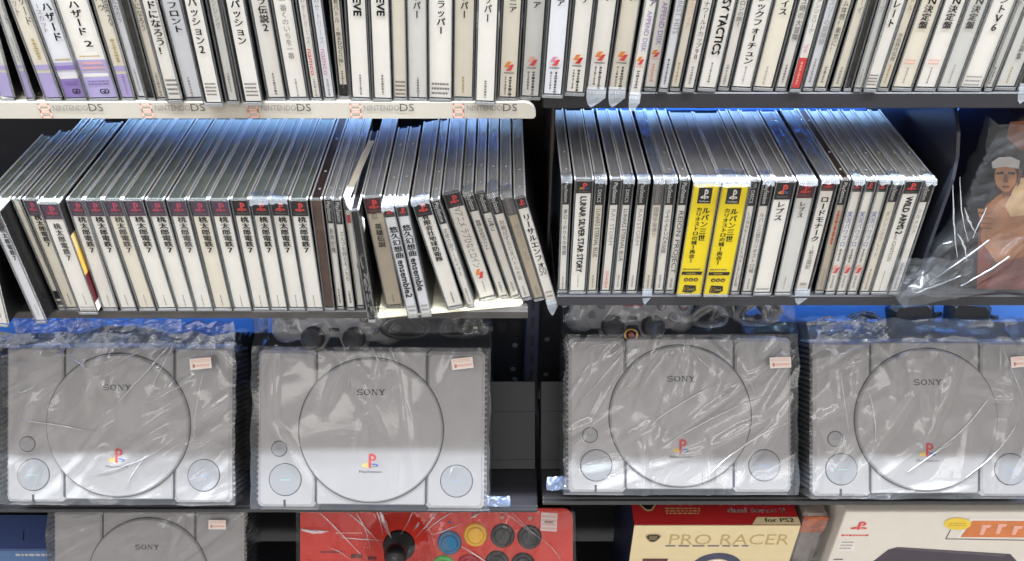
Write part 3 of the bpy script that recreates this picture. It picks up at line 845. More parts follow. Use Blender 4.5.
MR = [
    (563.5, 569.5, 187, 559.5, 565.5, 290.5, dict(kind='nar', tray='l', slv=1, txt=[('v', '夢幻ーのりもの物語', 0, 210, 256, .7, 'k'), col(278, 288, 'f', .3)], d='narrow with black head, first right of the gap')),
    (577, 591.5, 181.5, 570.5, 584.5, 291.5, dict(kind='sq', blk=.0125, paper='w', tray='d', slv=1, m=.0024, tri=1, txt=[('r', 'LUNAR SILVER STAR STORY', .03, 197.5, 273, .42, 'k', 1), col(276, 288, 'f', .1)], d='white spined with black capitals running the full length')),
    (597, 604, 186, 588.5, 595.5, 291, dict(kind='n3', tray='d', slv=1, paper='c', txt=[('r', 'LUNAR2 ETERNAL BLUE', .05, 210, 258, .6, 'n'), col(276, 288, 'f', .3)], d='narrow with a numeral on its black head, left of two')),
    (612, 619.5, 187, 602, 609, 291, dict(kind='nar', tray='d', paper='w', slv=1, txt=[('r', 'RAY STORM', .05, 210, 246, .55, 'f'), col(272, 288, 's', .5)], d='narrow with pale print between two numeral headed ones')),
    (625, 631.5, 187, 614, 620.5, 291, dict(kind='n3', tray='d', slv=1, paper='w', txt=[('r', 'LUNAR2 ETERNAL BLUE', .05, 210, 262, .6, 'k'), col(276, 288, 'f', .3)], d='narrow with a numeral on its black head, right of two')),
    (639.5, 647, 187, 628, 635, 291, dict(kind='nar', tray='d', slv=1, txt=[('r', 'RAYSTORM', .05, 210, 246, .55, 'f'), col(276, 288, 'f', .3)], d='narrow with pale print, left of the tall bagged one')),
    (655.5, 663, 187, 643.5, 651, 291, dict(kind='narg', paper='c', tray='l', slv=1, flap=1, ln=.138, txt=[('v', '国際宇宙通り', .0, 208, 238, .7, 'h'), col(276, 288, 'f', .3)], d='narrow in a tall hazy bag with a grey head')),
    (667, 674.5, 187, 655.5, 663, 291, dict(kind='nar', tray='l', slv=1, txt=[('v', 'ぷよぷよSUN決定盤', .0, 210, 254, .7, 'n'), col(276, 288, 'f', .3)], d='narrow with black head, second left of the yellow pair')),
    (681, 688.5, 187, 666.5, 674, 291, dict(kind='nar', tray='l', slv=1, txt=[('r', 'REION PROJECT', .05, 212, 274, .6, 'n'), col(279, 288, 'f', .3)], d='narrow with black head, touching the yellow pair')),
    (693.5, 720, 187, 676, 701.5, 295.5, dict(kind='obi', paper='y', tray='d', m=.0008, z0=.0012, slv=1, txt=[('v', 'ルパン三世', .14, 208, 242, .3, 'k', 1), ('v', 'カリオストロの城ー再会ー', -.13, 208, 264, .24, 'k', 1)], d='bright yellow, left of the yellow pair')),
    (722, 749, 187.5, 703, 728, 296, dict(kind='obi', paper='y', tray='d', m=.0008, z0=.0012, slv=1, txt=[('v', 'ルパン三世', .14, 209, 243, .3, 'k', 1), ('v', 'カリオストロの城ー再会ー', -.13, 209, 266, .24, 'k', 1)], d='bright yellow, right of the yellow pair')),
    (751, 757, 189, 731, 738, 292, dict(kind='n3', tray='d', slv=1, txt=[('v', 'LUNAR2ETERNALBLUE物', .0, 212, 288, .55, 'h')], d='narrow with a numeral head, right of the yellow pair')),
    (763, 771, 191, 743.5, 751, 292, dict(kind='nar', tray='d', slv=1, txt=[('v', 'ルパン三世カリオストロ城', .0, 213, 274, .65, 'n'), col(280, 290, 'f', .3)], d='narrow with black head, left of the two kana ones')),
    (777.5, 794, 183, 754, 770, 293, dict(kind='sq', blk=.0175, tray='d', slv=1, tri=1, txt=[('v', 'レプス', .02, 202, 222, .52, 'k', 1), ('l', 1, 0, 288, 292, .8, 'f')], d='wide white with three black kana')),
    (801, 815, 183, 774, 791.5, 293, dict(kind='sqm', paper='g', tray='d', slv=1, ln=.135, txt=[('v', 'レプス', .0, 202, 219, .42, 'h', 1), col(278, 290, 'f', .1)], d='wide greyish with three faded kana')),
    (824, 835.5, 183, 796, 808, 291, dict(kind='sqm', blk=.0105, paper='w', tray='l', slv=1, flap=1, ln=.138, m=.003, txt=[('v', 'ロードモナーク', .0, 197, 243, .72, 'k', 1), ('v', 'ー新王国記', .0, 246, 270, .45, 'n'), ('l', 1, 0, 282, 288, .6, 'f')], d='wrapped in a loose bag with seven black kana')),
    (842, 848, 187, 817, 824, 291, dict(kind='nar', tray='o', slv=1, paper='t', txt=[col(212, 245, 'r', .4), col(270, 288, 'f', .3)], d='narrow tan spined in a reddish tinted case')),
    (853.5, 864, 184, 825.5, 835, 292, dict(kind='sq', m=.0006, blk=.0105, tray='l', slv=1, txt=[('v', '実況パワプロ', .0, 212, 248, .6, 'u'), col(250, 262, 'h', .3), ('k', ('s', 'R'), 0, 266, 274, .8, 'o'), col(277, 289, 'f', .3)], d='first of three alike with blue print and red marks')),
    (866.5, 876.5, 184, 836.5, 846, 292, dict(kind='sq', m=.0006, blk=.0105, tray='l', slv=1, txt=[('v', '実況パワプロ', .0, 212, 248, .6, 'u'), col(250, 262, 'h', .3), ('k', ('s', 'R'), 0, 266, 274, .8, 'o'), col(277, 289, 'f', .3)], d='second of three alike with blue print and red marks')),
    (879, 889, 184, 847.5, 857, 292, dict(kind='sq', m=.0006, blk=.0105, tray='l', slv=1, txt=[('v', '実況パワプロ', .0, 212, 248, .6, 'u'), col(250, 262, 'h', .3), ('k', ('s', 'R'), 0, 266, 274, .8, 'o'), col(277, 289, 'f', .3)], d='third of three alike with blue print and red marks')),
    (893, 901, 186, 861, 869, 292, dict(kind='nar', blk=.021, paper='c', tray='l', slv=1, txt=[('v', 'ダンシングブレード', .0, 212, 258, .6, 'h'), col(270, 290, 'f', .25)], d='narrow cream spined with black head, beside the capitals one')),
    (906.5, 923, 181.5, 872, 886, 292, dict(kind='sq', blk=.0125, paper='w', tray='l', slv=1, txt=[('r', 'WILD ARMS 2', .08, 197.5, 235, .42, 'k', 1), ('r', 'nd IGNITION', .0, 236, 262, .26, 'h'), col(272, 290, 'f', .1)], d='wide with black capitals and a numeral two')),
    (925.5, 933, 185, 890, 898, 292, dict(kind='nar', blk=.021, paper='w', tray='l', slv=1, txt=[('v', 'シルメリア', .0, 209, 236, .65, 'h'), col(264, 290, 'f', .3)], d='narrow with black head, last before the dark divider')),
]
mid_r = place_row(MR, Z_MR, .0024, 'middle right shelf', 'game cases on the middle right shelf')

# ------------------------------------------------------------------ the setting: floor, back wall, upright
def X(px, py, Y):
    return on_y(px, py, Y).x


mb = MB()
mb.box((-3.0, -2.5, -.05), (3.0, 1.2, 0), pm('shop_floor', (150, 146, 140), .5, vary=.06, scale=4))
tag(mb.build('floor'), kind='structure')
mb = MB()
mb.box((-1.4, Y_BACK, 0), (1.4, Y_BACK + .03, 2.3), M_BACK)
# slots and holes of the pegboard behind the gap
for (px, py, w, hh) in [(487, 327, .012, .016), (502, 327, .012, .016), (516, 326, .012, .016), (548, 313, .010, .018)]:
    c = on_y(px, py, Y_BACK)
    mb.box((c.x - w / 2, Y_BACK - .0006, c.z - hh / 2), (c.x + w / 2, Y_BACK, c.z + hh / 2), M_GROOVE)
for (px, py) in [(515, 345), (547, 339), (513, 369), (546, 374), (515, 379)]:
    c = on_y(px, py, Y_BACK)
    T = Matrix.Translation((c.x, Y_BACK, c.z)) @ Matrix.Rotation(pi / 2, 4, 'X')
    mb.disc((0, 0, 0), .0035, .0035, 0, .001, pm('steel_rivet', (140, 138, 140), .35, .6, vary=0), T=T, n=12)
tag(mb.build('wall_back'), kind='structure')


_tn = [0]


def slab(name, x0, x1, z0, z1, mat, label, y0=Y_BACK - .012, y1=Y_BACK - .001):
    _tn[0] += 1
    name = 'trim_%d' % _tn[0]
    mb = MB()
    mb.bbox((x0, y0, z0), (x1, y1, z1), .002, mat)
    return tag(mb.build(name), label, kind='structure')


gapx0, gapx1 = X(480, 340, .86), X(575, 340, .86)
slab('blue_panel', -1.2, X(305, 320, .86), Z_ML - .205, Z_ML - .03, M_BLUE, 'blue back panel above the left consoles')
slab('blue_panel', X(735, 320, .86), 1.2, Z_MR - .205, Z_MR - .03, M_BLUE, 'blue back panel above the right consoles')
slab('blue_panel', -1.2, gapx0, Z_ML + .114, Z_TL - .046, M_BLUE, 'blue back panel behind the game cases on the middle left shelf')
slab('blue_panel', gapx1, 1.2, Z_MR + .09, Z_TR - .040, M_BLUE, 'blue back panel behind the game cases on the middle right shelf')
# slotted post between the two bays
px0, px1 = X(525, 340, .85), X(539, 340, .85)
mb = MB()
mb.bbox((px0, .845, 0), (px1, Y_BACK - .0005, 2.3), .0015, M_POST)
for k in range(60):
    z = .3 + k * .03
    mb.box(((px0 + px1) / 2 - .002, .8443, z), ((px0 + px1) / 2 + .002, .8452, z + .016), M_GROOVE)
tag(mb.build('slotted_post'), 'dark blue slotted steel post in the gap between the two shelf bays', 'post')


# ------------------------------------------------------------------ shelves
def shelf(name, x0, x1, ztop, th, yfront, lip, mat, label, round_end=False, parent_rail=None):
    root = empty(name, ((x0 + x1) / 2, yfront, ztop))
    mb = MB()
    w = (x1 - x0) / 2
    mb.bbox((-w, .004, -th), (w, Y_BACK - .014 - yfront, 0), .0012, mat)
    mb.build('shelf_board', root)
    mb = MB()
    mb.bbox((-w, -.001, -lip), (w, .004, -.0004), .001, mat)
    mb.build('front_lip', root)
    return tag(root, label, 'shelf')


xtl0, xtl1 = -.75, X(536, 110, .64)
s_tl = shelf('shelf', xtl0, xtl1 - .004, Z_TL, .010, .6492, .012, M_CREAM, 'upper left shelf board with a cream printed rail along its front')
xtr0 = X(543, 98, DF)
s_tr = shelf('shelf', xtr0, .95, Z_TR, .010, .6492, .0145, M_DSHELF, 'upper right shelf, charcoal metal with a plain front edge')
xml1 = X(528, 315, DF)
s_ml = shelf('shelf', -.75, xml1, Z_ML, .010, .6492, .010, pm('smoky_shelf_edge', (58, 54, 52), .3, vary=.3, scale=30), 'middle left shelf with a smoky dark front edge')
xmr0 = X(557, 300, DF)
s_mr = shelf('shelf', xmr0, .95, Z_MR, .010, .6492, .0125, M_DSHELF, 'middle right shelf, charcoal metal under the yellow cases')
xc = X(540, 495, .67)
s_cl = shelf('shelf', -.95, xc - .002, Z_CON, .008, .667, .006, M_DSHELF, 'lower left shelf that carries the left consoles')
s_cr = shelf('shelf', xc + .004, .95, Z_CON, .008, .679, .007, pm('grey_shelf_metal', (50, 48, 49), .4, vary=.08), 'lower right shelf that carries the right consoles')
s_lo = shelf('shelf', -.95, .95, Z_LOW, .010, .60, .012, M_DSHELF, 'bottom shelf under the red arcade stick and boxes')

# cream printed rail on the upper left shelf
zr1, zr0 = z_at(102.5, .642), z_at(118.5, .642)
mb = MB()
n = 8
r = .010
pts = [(xtl0, zr1), (xtl0, zr0)] + [(xtl1 - .002, zr0)] + [(xtl1, zr0 + .002)] + [(xtl1 - r + r * cos(a), zr1 - r + r * sin(a)) for a in [pi / 2 * k / n for k in range(n + 1)]]
cx = (xtl0 + xtl1) / 2
T = Matrix(((1, 0, 0, 0), (0, 0, 1, 0), (0, 1, 0, 0), (0, 0, 0, 1)))
mb.prism([(a, b) for a, b in pts], .642, .6475, M_CREAM, T)


def TR(x, z):
    return (x, .6416, z)


for px in (39, 141, 247, 350, 453):
    a, b = X(px, 108, .642), X(px + 11, 108, .642)
    for (za, zb) in ((z_at(110, .642), z_at(103.5, .642)), (z_at(117.5, .642), z_at(111.2, .642))):
        e = .0011
        for q in ((a, za, b, za + e), (a, zb - e, b, zb), (a, za, a + e, zb), (b - e, za, b, zb)):
            mb.poly([TR(q[0], q[1]), TR(q[2], q[1]), TR(q[2], q[3]), TR(q[0], q[3])], INK['s'])
    text_h(mb, 'NINTENDO', X(px + 14, 108, .642), X(px + 49, 108, .642), z_at(110.5, .642), z_at(105, .642), INK['h'], TR)
    text_h(mb, 'DS', X(px + 50, 108, .642), X(px + 64, 108, .642), z_at(111, .642), z_at(103.5, .642), INK['n'], TR)
rail = mb.build('printed_rail', s_tl)
rail.matrix_parent_inverse = Matrix.Translation(-Vector(s_tl.location))
rail['label'] = 'cream printed rail with small red squares and thin grey capitals'

# cream board under the leaning cases
a = on_z(386, 318.5, Z_ML)
b = on_z(523, 306.5, Z_ML)
mb = MB()
x0, x1 = X(378, 312, .64), b.x
rr = .006
pts = [(x0, .80), (x0, a.y), (x1 - rr, b.y)] + [(x1 - rr + rr * sin(q), b.y + rr - rr * cos(q)) for q in [pi / 2 * k / 6 for k in range(1, 7)]] + [(x1, .80)]
mb.prism(pts, Z_ML + .0001, Z_ML + CREAM_T, pm('cream_board', (240, 232, 205), .5, vary=.02))
tag(mb.build('card_board'), 'thin cream board lying on the middle left shelf under the leaning cases', 'board')

# end divider of the middle right shelf
xd = on_z(909, 297, Z_MR).x + .004
mb = MB()
zt = z_at(108, .70)
zc = z_at(180, .652)
pts = [(.652, Z_MR + .0004), (.652, zc), (.657, zc + .02), (.668, zc + .038), (.69, zc + .056), (.72, zc + .066), (.85, zc + .07), (.85, Z_MR + .0004)]
T = Matrix(((0, 0, 1, 0), (1, 0, 0, 0), (0, 1, 0, 0), (0, 0, 0, 1)))
mb.prism(pts, xd, xd + .003, pm('dark_steel_divider', (40, 42, 50), .25, vary=.05), T)
tag(mb.build('shelf_divider'), 'dark steel divider plate at the right end of the middle right row', 'divider')
# end plate closing the right bay at the gap
xe = X(546, 250, .70)
mb = MB()
mb.bbox((xe, .70, CAMZ - .50), (xe + .004, Y_BACK - .013, CAMZ - .31), .001, pm('brown_black_plate', (46, 38, 34), .22, vary=.3, scale=9))
tag(mb.build('end_plate'), 'glossy brown black end plate in the gap beside the middle right row', 'panel')
mb = MB()
xa, xb_ = X(500, 200, .85), X(545, 200, .85)
mb.bbox((xa, .836, CAMZ - .50), (xb_, .843, CAMZ - .315), .001, pm('brown_black_plate', (46, 38, 34), .22))
tag(mb.build('gap_panel'), 'dark brown panel behind the last leaning case in the gap', 'panel')


# ------------------------------------------------------------------ consoles
def frame_at(px, py, Z, roll=0.0):
    """place a tilted thing: local x right, y up its face, z out of its face (all leaning back as they stand on the stands)"""
    return at_depth(px, py, Z), (pi / 2 - PITCH, 0, 0), roll


CW, CH, CD = .130, .180, .060


def maker_letters(mb, cx, cy, w, h, T, mat):
    """wide slab-serif capitals S O N Y"""
    lw = w / 4.35
    st = h * .17
    x = cx - w / 2

    def bar(x0, y0, x1, y1):
        mb.poly([T(x0, y0), T(x1, y0), T(x1, y1), T(x0, y1)], mat)
    y0, y1 = cy - h / 2, cy + h / 2
    # S as a thick stepped curve
    pts = []
    for k in range(25):
        u = k / 24
        if u < .5:
            q = pi * (.12 + 1.38 * u * 2)
            pts.append((x + lw / 2 + lw * .42 * cos(q), cy + h * .225 + h * .215 * sin(q)))
        else:
            q = pi * .5 - pi * (1.38 * (u - .5) * 2)
            pts.append((x + lw / 2 + lw * .42 * cos(q), cy - h * .225 + h * .215 * sin(q)))
    vs, fs = [], []
    for i, p in enumerate(pts):
        a = Vector(pts[max(0, i - 1)])
        b = Vector(pts[min(24, i + 1)])
        d = (b - a).normalized()
        nrm = Vector((-d.y, d.x)) * st * .55
        vs += [T(p[0] + nrm.x, p[1] + nrm.y), T(p[0] - nrm.x, p[1] - nrm.y)]
    fs = [(2 * i, 2 * i + 1, 2 * i + 3, 2 * i + 2) for i in range(24)]
    mb.add(vs, fs, mat)
    # O
    x += lw * 1.1
    vs, fs = [], []
    for k in range(24):
        q = 2 * pi * k / 24
        vs += [T(x + lw / 2 + lw * .52 * cos(q), cy + h * .5 * sin(q)), T(x + lw / 2 + lw * .30 * cos(q), cy + h * .36 * sin(q))]
    fs = [(2 * k, 2 * k + 1, (2 * k + 3) % 48, (2 * k + 2) % 48) for k in range(24)]
    mb.add(vs, fs, mat)
    # N
    x += lw * 1.14
    v = lw * .16
    bar(x + lw * .12, y0, x + lw * .12 + v * .7, y1)
    bar(x + lw * .80, y0, x + lw * .80 + v * .7, y1)
    mb.poly([T(x + lw * .10, y1), T(x + lw * .36, y1), T(x + lw * .92, y0), T(x + lw * .70, y0)], mat)
    s = h * .10
    bar(x, y0, x + lw * .36, y0 + s)
    bar(x, y1 - s, x + lw * .3, y1)
    bar(x + lw * .66, y1 - s, x + lw * 1.04, y1)
    # Y
    x += lw * 1.12
    bar(x + lw * .40, y0, x + lw * .62, cy)
    mb.poly([T(x + lw * .06, y1), T(x + lw * .30, y1), T(x + lw * .62, cy), T(x + lw * .40, cy - h * .1)], mat)
    mb.poly([T(x + lw * .76, y1), T(x + lw * .94, y1), T(x + lw * .62, cy - h * .1), T(x + lw * .46, cy)], mat)
    bar(x - lw * .04, y1 - s, x + lw * .40, y1)
    bar(x + lw * .64, y1 - s, x + lw * 1.04, y1)
    bar(x + lw * .26, y0, x + lw * .78, y0 + s)


def make_console():
    root = empty('game_console')
    body = MB()
    P = .0627
    g = .0011
    core = .002
    body.bbox((-CW + .004, .003, -CD + .001), (CW - .004, CH - .002, -core), .003, M_GROOVE)
    for s in (-1, 1):
        lo, hi = sorted((s * (P + g / 2), s * CW))
        body.bbox((lo, 0, -.018), (hi, CH, 0), .0035 if True else 0, M_GREY)
        lo2, hi2 = sorted((s * (P + g / 2), s * (CW - .002)))
        body.bbox((lo2, .0015, -CD), (hi2, CH - .001, -.0165), .003, M_GREY)
    body.bbox((-P + g / 2, .0035, -CD), (P - g / 2, CH - .0005, -.0006), .0015, M_GREY)
    body.box((-.0012 - .0987, .0004, -.001), (.0014 - .0987, .0088, .0003), M_BLACK)
    body.build('housing', root)
    for s in (-1, 1):
        mb = MB()
        for k in range(27):
            y = .006 + k * .0064
            lo, hi = sorted((s * (CW - .001), s * (CW + .0026)))
            mb.bbox((lo, y, -CD + .004), (hi, y + .0030, -.0055), .0007, M_VENT)
        lo, hi = sorted((s * (CW - .0035), s * (CW - .0004)))
        mb.box((lo, .004, -CD + .003), (hi, CH - .003, -.005), M_GROOVE)
        mb.build('side_vent', root)
    lid = MB()
    LC = (0, .0895)
    lr = .0826
    lid.ring((LC[0], LC[1]), lr - .002, lr + .0012, .0003, M_GROOVE, n=96)
    lid.disc((LC[0], LC[1], 0), lr, lr - .0006, .0004, .0048, M_GREY, n=96, bev=.0016)

    def T(x, y):
        return (x, y, .00495)
    maker_letters(lid, .0, .1335, .0325, .0066, T, pm('maker_ink', (62, 60, 64), .4, vary=0))
    station_logo(lid, .0, .0555, .0195, .0165, T, ('r', 'y', 'e', 'u'))
    text_h(lid, 'PlayStation', -.0125, .0125, .0415, .0442, INK['n'], T, True)
    lid.build('disc_lid', root)

    def button(name, x, y, r, hh, mark):
        b = MB()
        b.ring((x, y), r - .001, r + .0009, .0002, M_GROOVE, n=40)
        b.disc((x, y, 0), r, r, .0003, hh, M_GREY2, n=40, bev=.0006)

        def TT(a, c):
            return (x + a, y + c, hh + .0001)
        if mark == 'reset':
            text_h(b, 'RESET', -.0042, .0042, -.001, .001, INK['h'], TT)
        elif mark == 'power':
            b.poly([TT(-.006, -.0005), TT(.006, -.0005), TT(.006, .0005), TT(-.006, .0005)], pm('mark_green', (150, 190, 175), .5, vary=0))
        else:
            b.poly([TT(-.006, -.0005), TT(.006, -.0005), TT(.006, .0005), TT(-.006, .0005)], pm('mark_blue', (140, 160, 190), .5, vary=0))
        b.build(name, root)
    button('reset_button', -.1052, .0672, .0084, .0014, 'reset')
    button('power_button', -.0980, .0318, .0180, .0016, 'power')
    button('eject_button', .0985, .0318, .0180, .0016, 'eject')
    return root


def copy_tree(o, parent=None):
    c = o.copy()
    COL.objects.link(c)
    if parent is not None:
        c.parent = parent
    for ch in list(o.children):
        copy_tree(ch, c)
    return c


def creases(rng, spec, n):
    out = []
    for k in range(n):
        u0, v0 = rng.uniform(spec[0], spec[1]), rng.uniform(spec[2], spec[3])
        a = rng.gauss(spec[4], spec[5])
        out.append((u0, v0, cos(a), sin(a), rng.uniform(.03, .11), rng.uniform(.003, .010), rng.uniform(.0016, .0052)))
    return out


def crease_h(cl, u, v):
    h = 0
    for (u0, v0, ca, sa, L, w, a) in cl:
        du, dv = u - u0, v - v0
        d = -du * sa + dv * ca
        if abs(d) < w:
            s = du * ca + dv * sa
            if abs(s) < L:
                h = max(h, a * (1 - abs(d) / w) * (1 - (s / L) ** 2))
    return h


def bag_mesh(root, x0, x1, y0, y1, z0, z1, seed, n=26, ang=.9, spread=.5, mat=None, name='plastic_bag', top_mat=None, split=None, soft=.004, res=.0042, pinch=.0, step=None, label=None):
    """a loose clear bag around a boxy thing: front, back and sides, with folds; local z is out of the front.
    step = (y, z): above y the front falls back to z (the bag over the things lying behind the box's top edge)"""
    rng = random.Random(seed)
    cl = creases(rng, (x0, x1, y0, y1, ang, spread), n)
    cl2 = creases(rng, (x0, x1, (split or y1) - .01, y1, 1.2, .9), 16) if split else []
    mb = MB()

    def grid(fn, nu, nv, matf):
        vs = []
        for j in range(nv + 1):
            for i in range(nu + 1):
                vs.append(fn(i / nu, j / nv))
        A, B = [], []
        for j in range(nv):
            for i in range(nu):
                q = j * (nu + 1) + i
                (A if matf((j + .5) / nv) else B).append((q, q + 1, q + nu + 2, q + nu + 1))
        for fs, mt in ((A, top_mat or mat or M_BAG), (B, mat or M_BAG)):
            if fs:
                mb.add(vs, fs, mt, smooth=True)

    def edge(u):
        return min(1, min(u, 1 - u) * 14)

    def zf(y):
        if step and y > step[0]:
            k = min(1, (y - step[0]) / .012)
            return z1 + (step[1] - z1) * (k * k * (3 - 2 * k))
        return z1

    def front(u, v):
        x, y = x0 + (x1 - x0) * u, y0 + (y1 - y0) * v
        h = crease_h(cl, x, y) + crease_h(cl2, x, y) * 1.6
        h += soft * abs(noise.noise(Vector((x * 16 + seed, y * 16, seed * 1.7)))) + soft * .12 * abs(noise.noise(Vector((x * 40 + seed, y * 46, seed * 3.1))))
        wv = .003 * noise.noise(Vector((y * 30, seed, 0)))
        if u < .001 or u > .999:
            x += wv
            h *= .3
        if v > .999:
            y += .006 * noise.noise(Vector((x * 40, seed, 2)))
        return (x, y, zf(y) + h)
    nu, nv = max(4, int((x1 - x0) / res)), max(4, int((y1 - y0) / res))
    sv = (lambda v: (y0 + (y1 - y0) * v) > split) if split else (lambda v: False)
    grid(front, nu, nv, sv)

    def side(xs, s):
        def fn(u, v):
            y = y0 + (y1 - y0) * v
            zz = zf(y)
            z = z0 + (zz - z0) * u
            k = u * (1 - u) * 4
            x = xs + s * (.0015 * k + .003 * k * abs(noise.noise(Vector((y * 40, z * 40, seed)))))
            if u > .999:
                return front(0 if s < 0 else 1, v)
            return (x, y, z)
        grid(fn, 5, nv, sv)
    side(x0, -1)
    side(x1, 1)

    def top(u, v):
        x = x0 + (x1 - x0) * u
        if v < .001:
            return front(u, 1)
        zz = zf(y1)
        return (x, y1 + .004 * noise.noise(Vector((x * 60, v * 3, seed))), zz + (z0 - zz) * v)
    grid(top, nu, 3, lambda v: bool(split))
    # bottom fold
    def bot(u, v):
        x = x0 + (x1 - x0) * u
        if v > .999:
            return front(u, 0)
        return (x, y0 - .0008 * sin(pi * v), z0 + (z1 - z0) * v)
    grid(bot, nu, 3, lambda v: False)
    o = mb.build(name, root)
    if label:
        o['label'] = label
    return o


M_FOLDGLINT = film('fold_glint_film', (246, 248, 252), .22, .7, .12, .40, (240, 243, 250), bump=.5)  # white haze stands in for glints along the bag folds


def folds(root, lines, z, seed, name='bag_fold_glint'):
    """creases where the bag doubles up: slim tapering ribs of film whose white haze paints in the glints"""
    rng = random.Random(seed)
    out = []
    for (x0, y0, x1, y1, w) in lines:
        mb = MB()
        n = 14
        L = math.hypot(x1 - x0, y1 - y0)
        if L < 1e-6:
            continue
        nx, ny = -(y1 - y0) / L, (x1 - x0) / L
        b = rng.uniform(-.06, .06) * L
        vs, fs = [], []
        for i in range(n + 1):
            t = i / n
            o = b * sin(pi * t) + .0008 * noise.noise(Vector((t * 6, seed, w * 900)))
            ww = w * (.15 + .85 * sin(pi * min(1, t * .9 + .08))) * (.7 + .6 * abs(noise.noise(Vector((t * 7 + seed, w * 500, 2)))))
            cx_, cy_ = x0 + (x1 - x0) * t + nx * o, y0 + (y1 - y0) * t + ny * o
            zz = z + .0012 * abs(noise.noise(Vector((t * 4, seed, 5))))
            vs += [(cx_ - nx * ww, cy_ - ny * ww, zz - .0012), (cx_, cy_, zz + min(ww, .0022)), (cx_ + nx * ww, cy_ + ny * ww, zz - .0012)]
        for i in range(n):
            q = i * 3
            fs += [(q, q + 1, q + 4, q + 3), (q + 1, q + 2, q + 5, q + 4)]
        mb.add(vs, fs, M_FOLDGLINT, smooth=True)
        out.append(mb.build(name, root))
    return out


def price_sticker(root, x, y, z, w, hh, rot, name='price_sticker'):
    mb = MB()
    T = Matrix.Translation((x, y, z)) @ Matrix.Rotation(rot, 4, 'Z')
    mb.box((-w / 2, -hh / 2, 0), (w / 2, hh / 2, .0003), M_STICKER, T)

    def TT(a, c):
        return T @ Vector((a, c, .0004))
    small_lines(mb, 0, hh * .12, hh * .42, w * .85, TT, 's', 2)
    small_lines(mb, w * .02, -hh * .40, hh * .05, w * .8, TT, 'R' if False else 's', 1)
    mb.poly([TT(-w * .38, -hh * .34), TT(-w * .28, -hh * .34), TT(-w * .28, hh * .0), TT(-w * .38, hh * .0)], M_STICKINK)
    return mb.build(name, root)


CON = [   # lid centre px x, face bottom px y, sticker (x,y local), roll, bag numbers
    dict(px=118.5, py=502.5, st=(.0985, .162, .10), roll=R(-.2), seed=3, d='grey disc console in a clear bag, leftmost whole one, below the middle left shelf', top='blue'),
    dict(px=370.5, py=508, st=(.1045, .168, .12), roll=R(-.5), seed=11, d='grey disc console in a clear bag, between its left neighbour and the dark gap', top='pad'),
    dict(px=680, py=492.5, st=(.1135, .153, .04), roll=R(0), seed=5, d='grey disc console in a clear bag, first right of the dark gap', top='pad'),
    dict(px=925.5, py=496.5, st=(.1045, .158, .08), roll=R(0), seed=23, d='grey disc console in a clear bag, below the bagged box at the right', top='cable'),
]
CONROOTS = []
con0 = make_console()
for i, c in enumerate(CON):
    k = (c['py'] - CY) / F
    Z = .797 / (sin(PITCH) + k * cos(PITCH))
    o = con0 if i == 0 else copy_tree(con0)
    o.location = at_depth(c['px'], c['py'], Z)
    o.rotation_euler = (Matrix.Rotation(pi / 2 - PITCH, 3, 'X') @ Matrix.Rotation(c['roll'], 3, 'Z')).to_euler()
    tag(o, c['d'], 'game console', 'bagged grey consoles')
    CONROOTS.append(o)
# the neighbour cut off at the left edge of the photo, and the one on the bottom shelf
o = copy_tree(con0)
o.location = CONROOTS[0].location + Vector((-.2975, 0.0, 0.0))
tag(o, 'grey disc console at the left photo edge, only its dark side vents in view', 'game console', 'bagged grey consoles')
o5 = copy_tree(con0)
ZL = 1.178
o5.location = at_depth(149, 647, ZL)
o5.location = at_depth(148.5, 280.5 + F * ((512 - CY) / F * ZL + CH) / ZL, ZL)
o5.rotation_euler = (pi / 2 - PITCH, 0, 0)
tag(o5, 'grey disc console on the bottom shelf, half shown under the leftmost whole console', 'game console', 'bagged grey consoles')
# bags and stickers (after copying, so that every console has a bag of its own)
BAGS = [
    dict(y1=.196, split=.178, step=None, ang=.75, spread=.35, n=34),
    dict(y1=.232, split=.184, step=(.186, -.006), ang=1.6, spread=.5, n=8),
    dict(y1=.232, split=.184, step=(.186, -.006), ang=.95, spread=.3, n=36),
    dict(y1=.206, split=.180, step=(.186, -.004), ang=1.1, spread=.7, n=24),
]
for c, o, b in zip(CON, CONROOTS, BAGS):
    bag_mesh(o, -CW - .0065, CW + .0065, -.001, b['y1'], -CD - .0015, .0052, c['seed'], b['n'], b['ang'], b['spread'], split=b['split'], top_mat=M_BAG if c['top'] == 'pad' else M_BAGH, step=b['step'], soft=(.0065, .0020, .0045, .0060)[CON.index(c)])
    x, y, a = c['st']
    price_sticker(o, x, y, .0118, .0245, .0125, a)
FOLD_GLINTS = [
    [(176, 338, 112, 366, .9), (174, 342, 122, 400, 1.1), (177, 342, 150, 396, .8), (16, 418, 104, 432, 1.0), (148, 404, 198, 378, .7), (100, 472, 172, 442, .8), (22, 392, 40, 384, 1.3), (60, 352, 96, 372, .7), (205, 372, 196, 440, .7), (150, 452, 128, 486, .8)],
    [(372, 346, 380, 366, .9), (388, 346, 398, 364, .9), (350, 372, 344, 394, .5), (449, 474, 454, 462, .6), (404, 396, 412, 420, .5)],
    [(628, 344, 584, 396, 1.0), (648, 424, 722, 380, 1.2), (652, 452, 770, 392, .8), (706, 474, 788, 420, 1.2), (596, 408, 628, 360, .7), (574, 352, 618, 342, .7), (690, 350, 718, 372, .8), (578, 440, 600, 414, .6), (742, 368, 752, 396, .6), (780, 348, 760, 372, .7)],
    [(988, 392, 930, 452, .7), (1012, 424, 962, 476, .8), (866, 392, 872, 446, .6), (822, 356, 858, 346, .9), (905, 470, 950, 440, .6), (838, 372, 846, 430, .6), (1000, 352, 1020, 400, .7)],
]
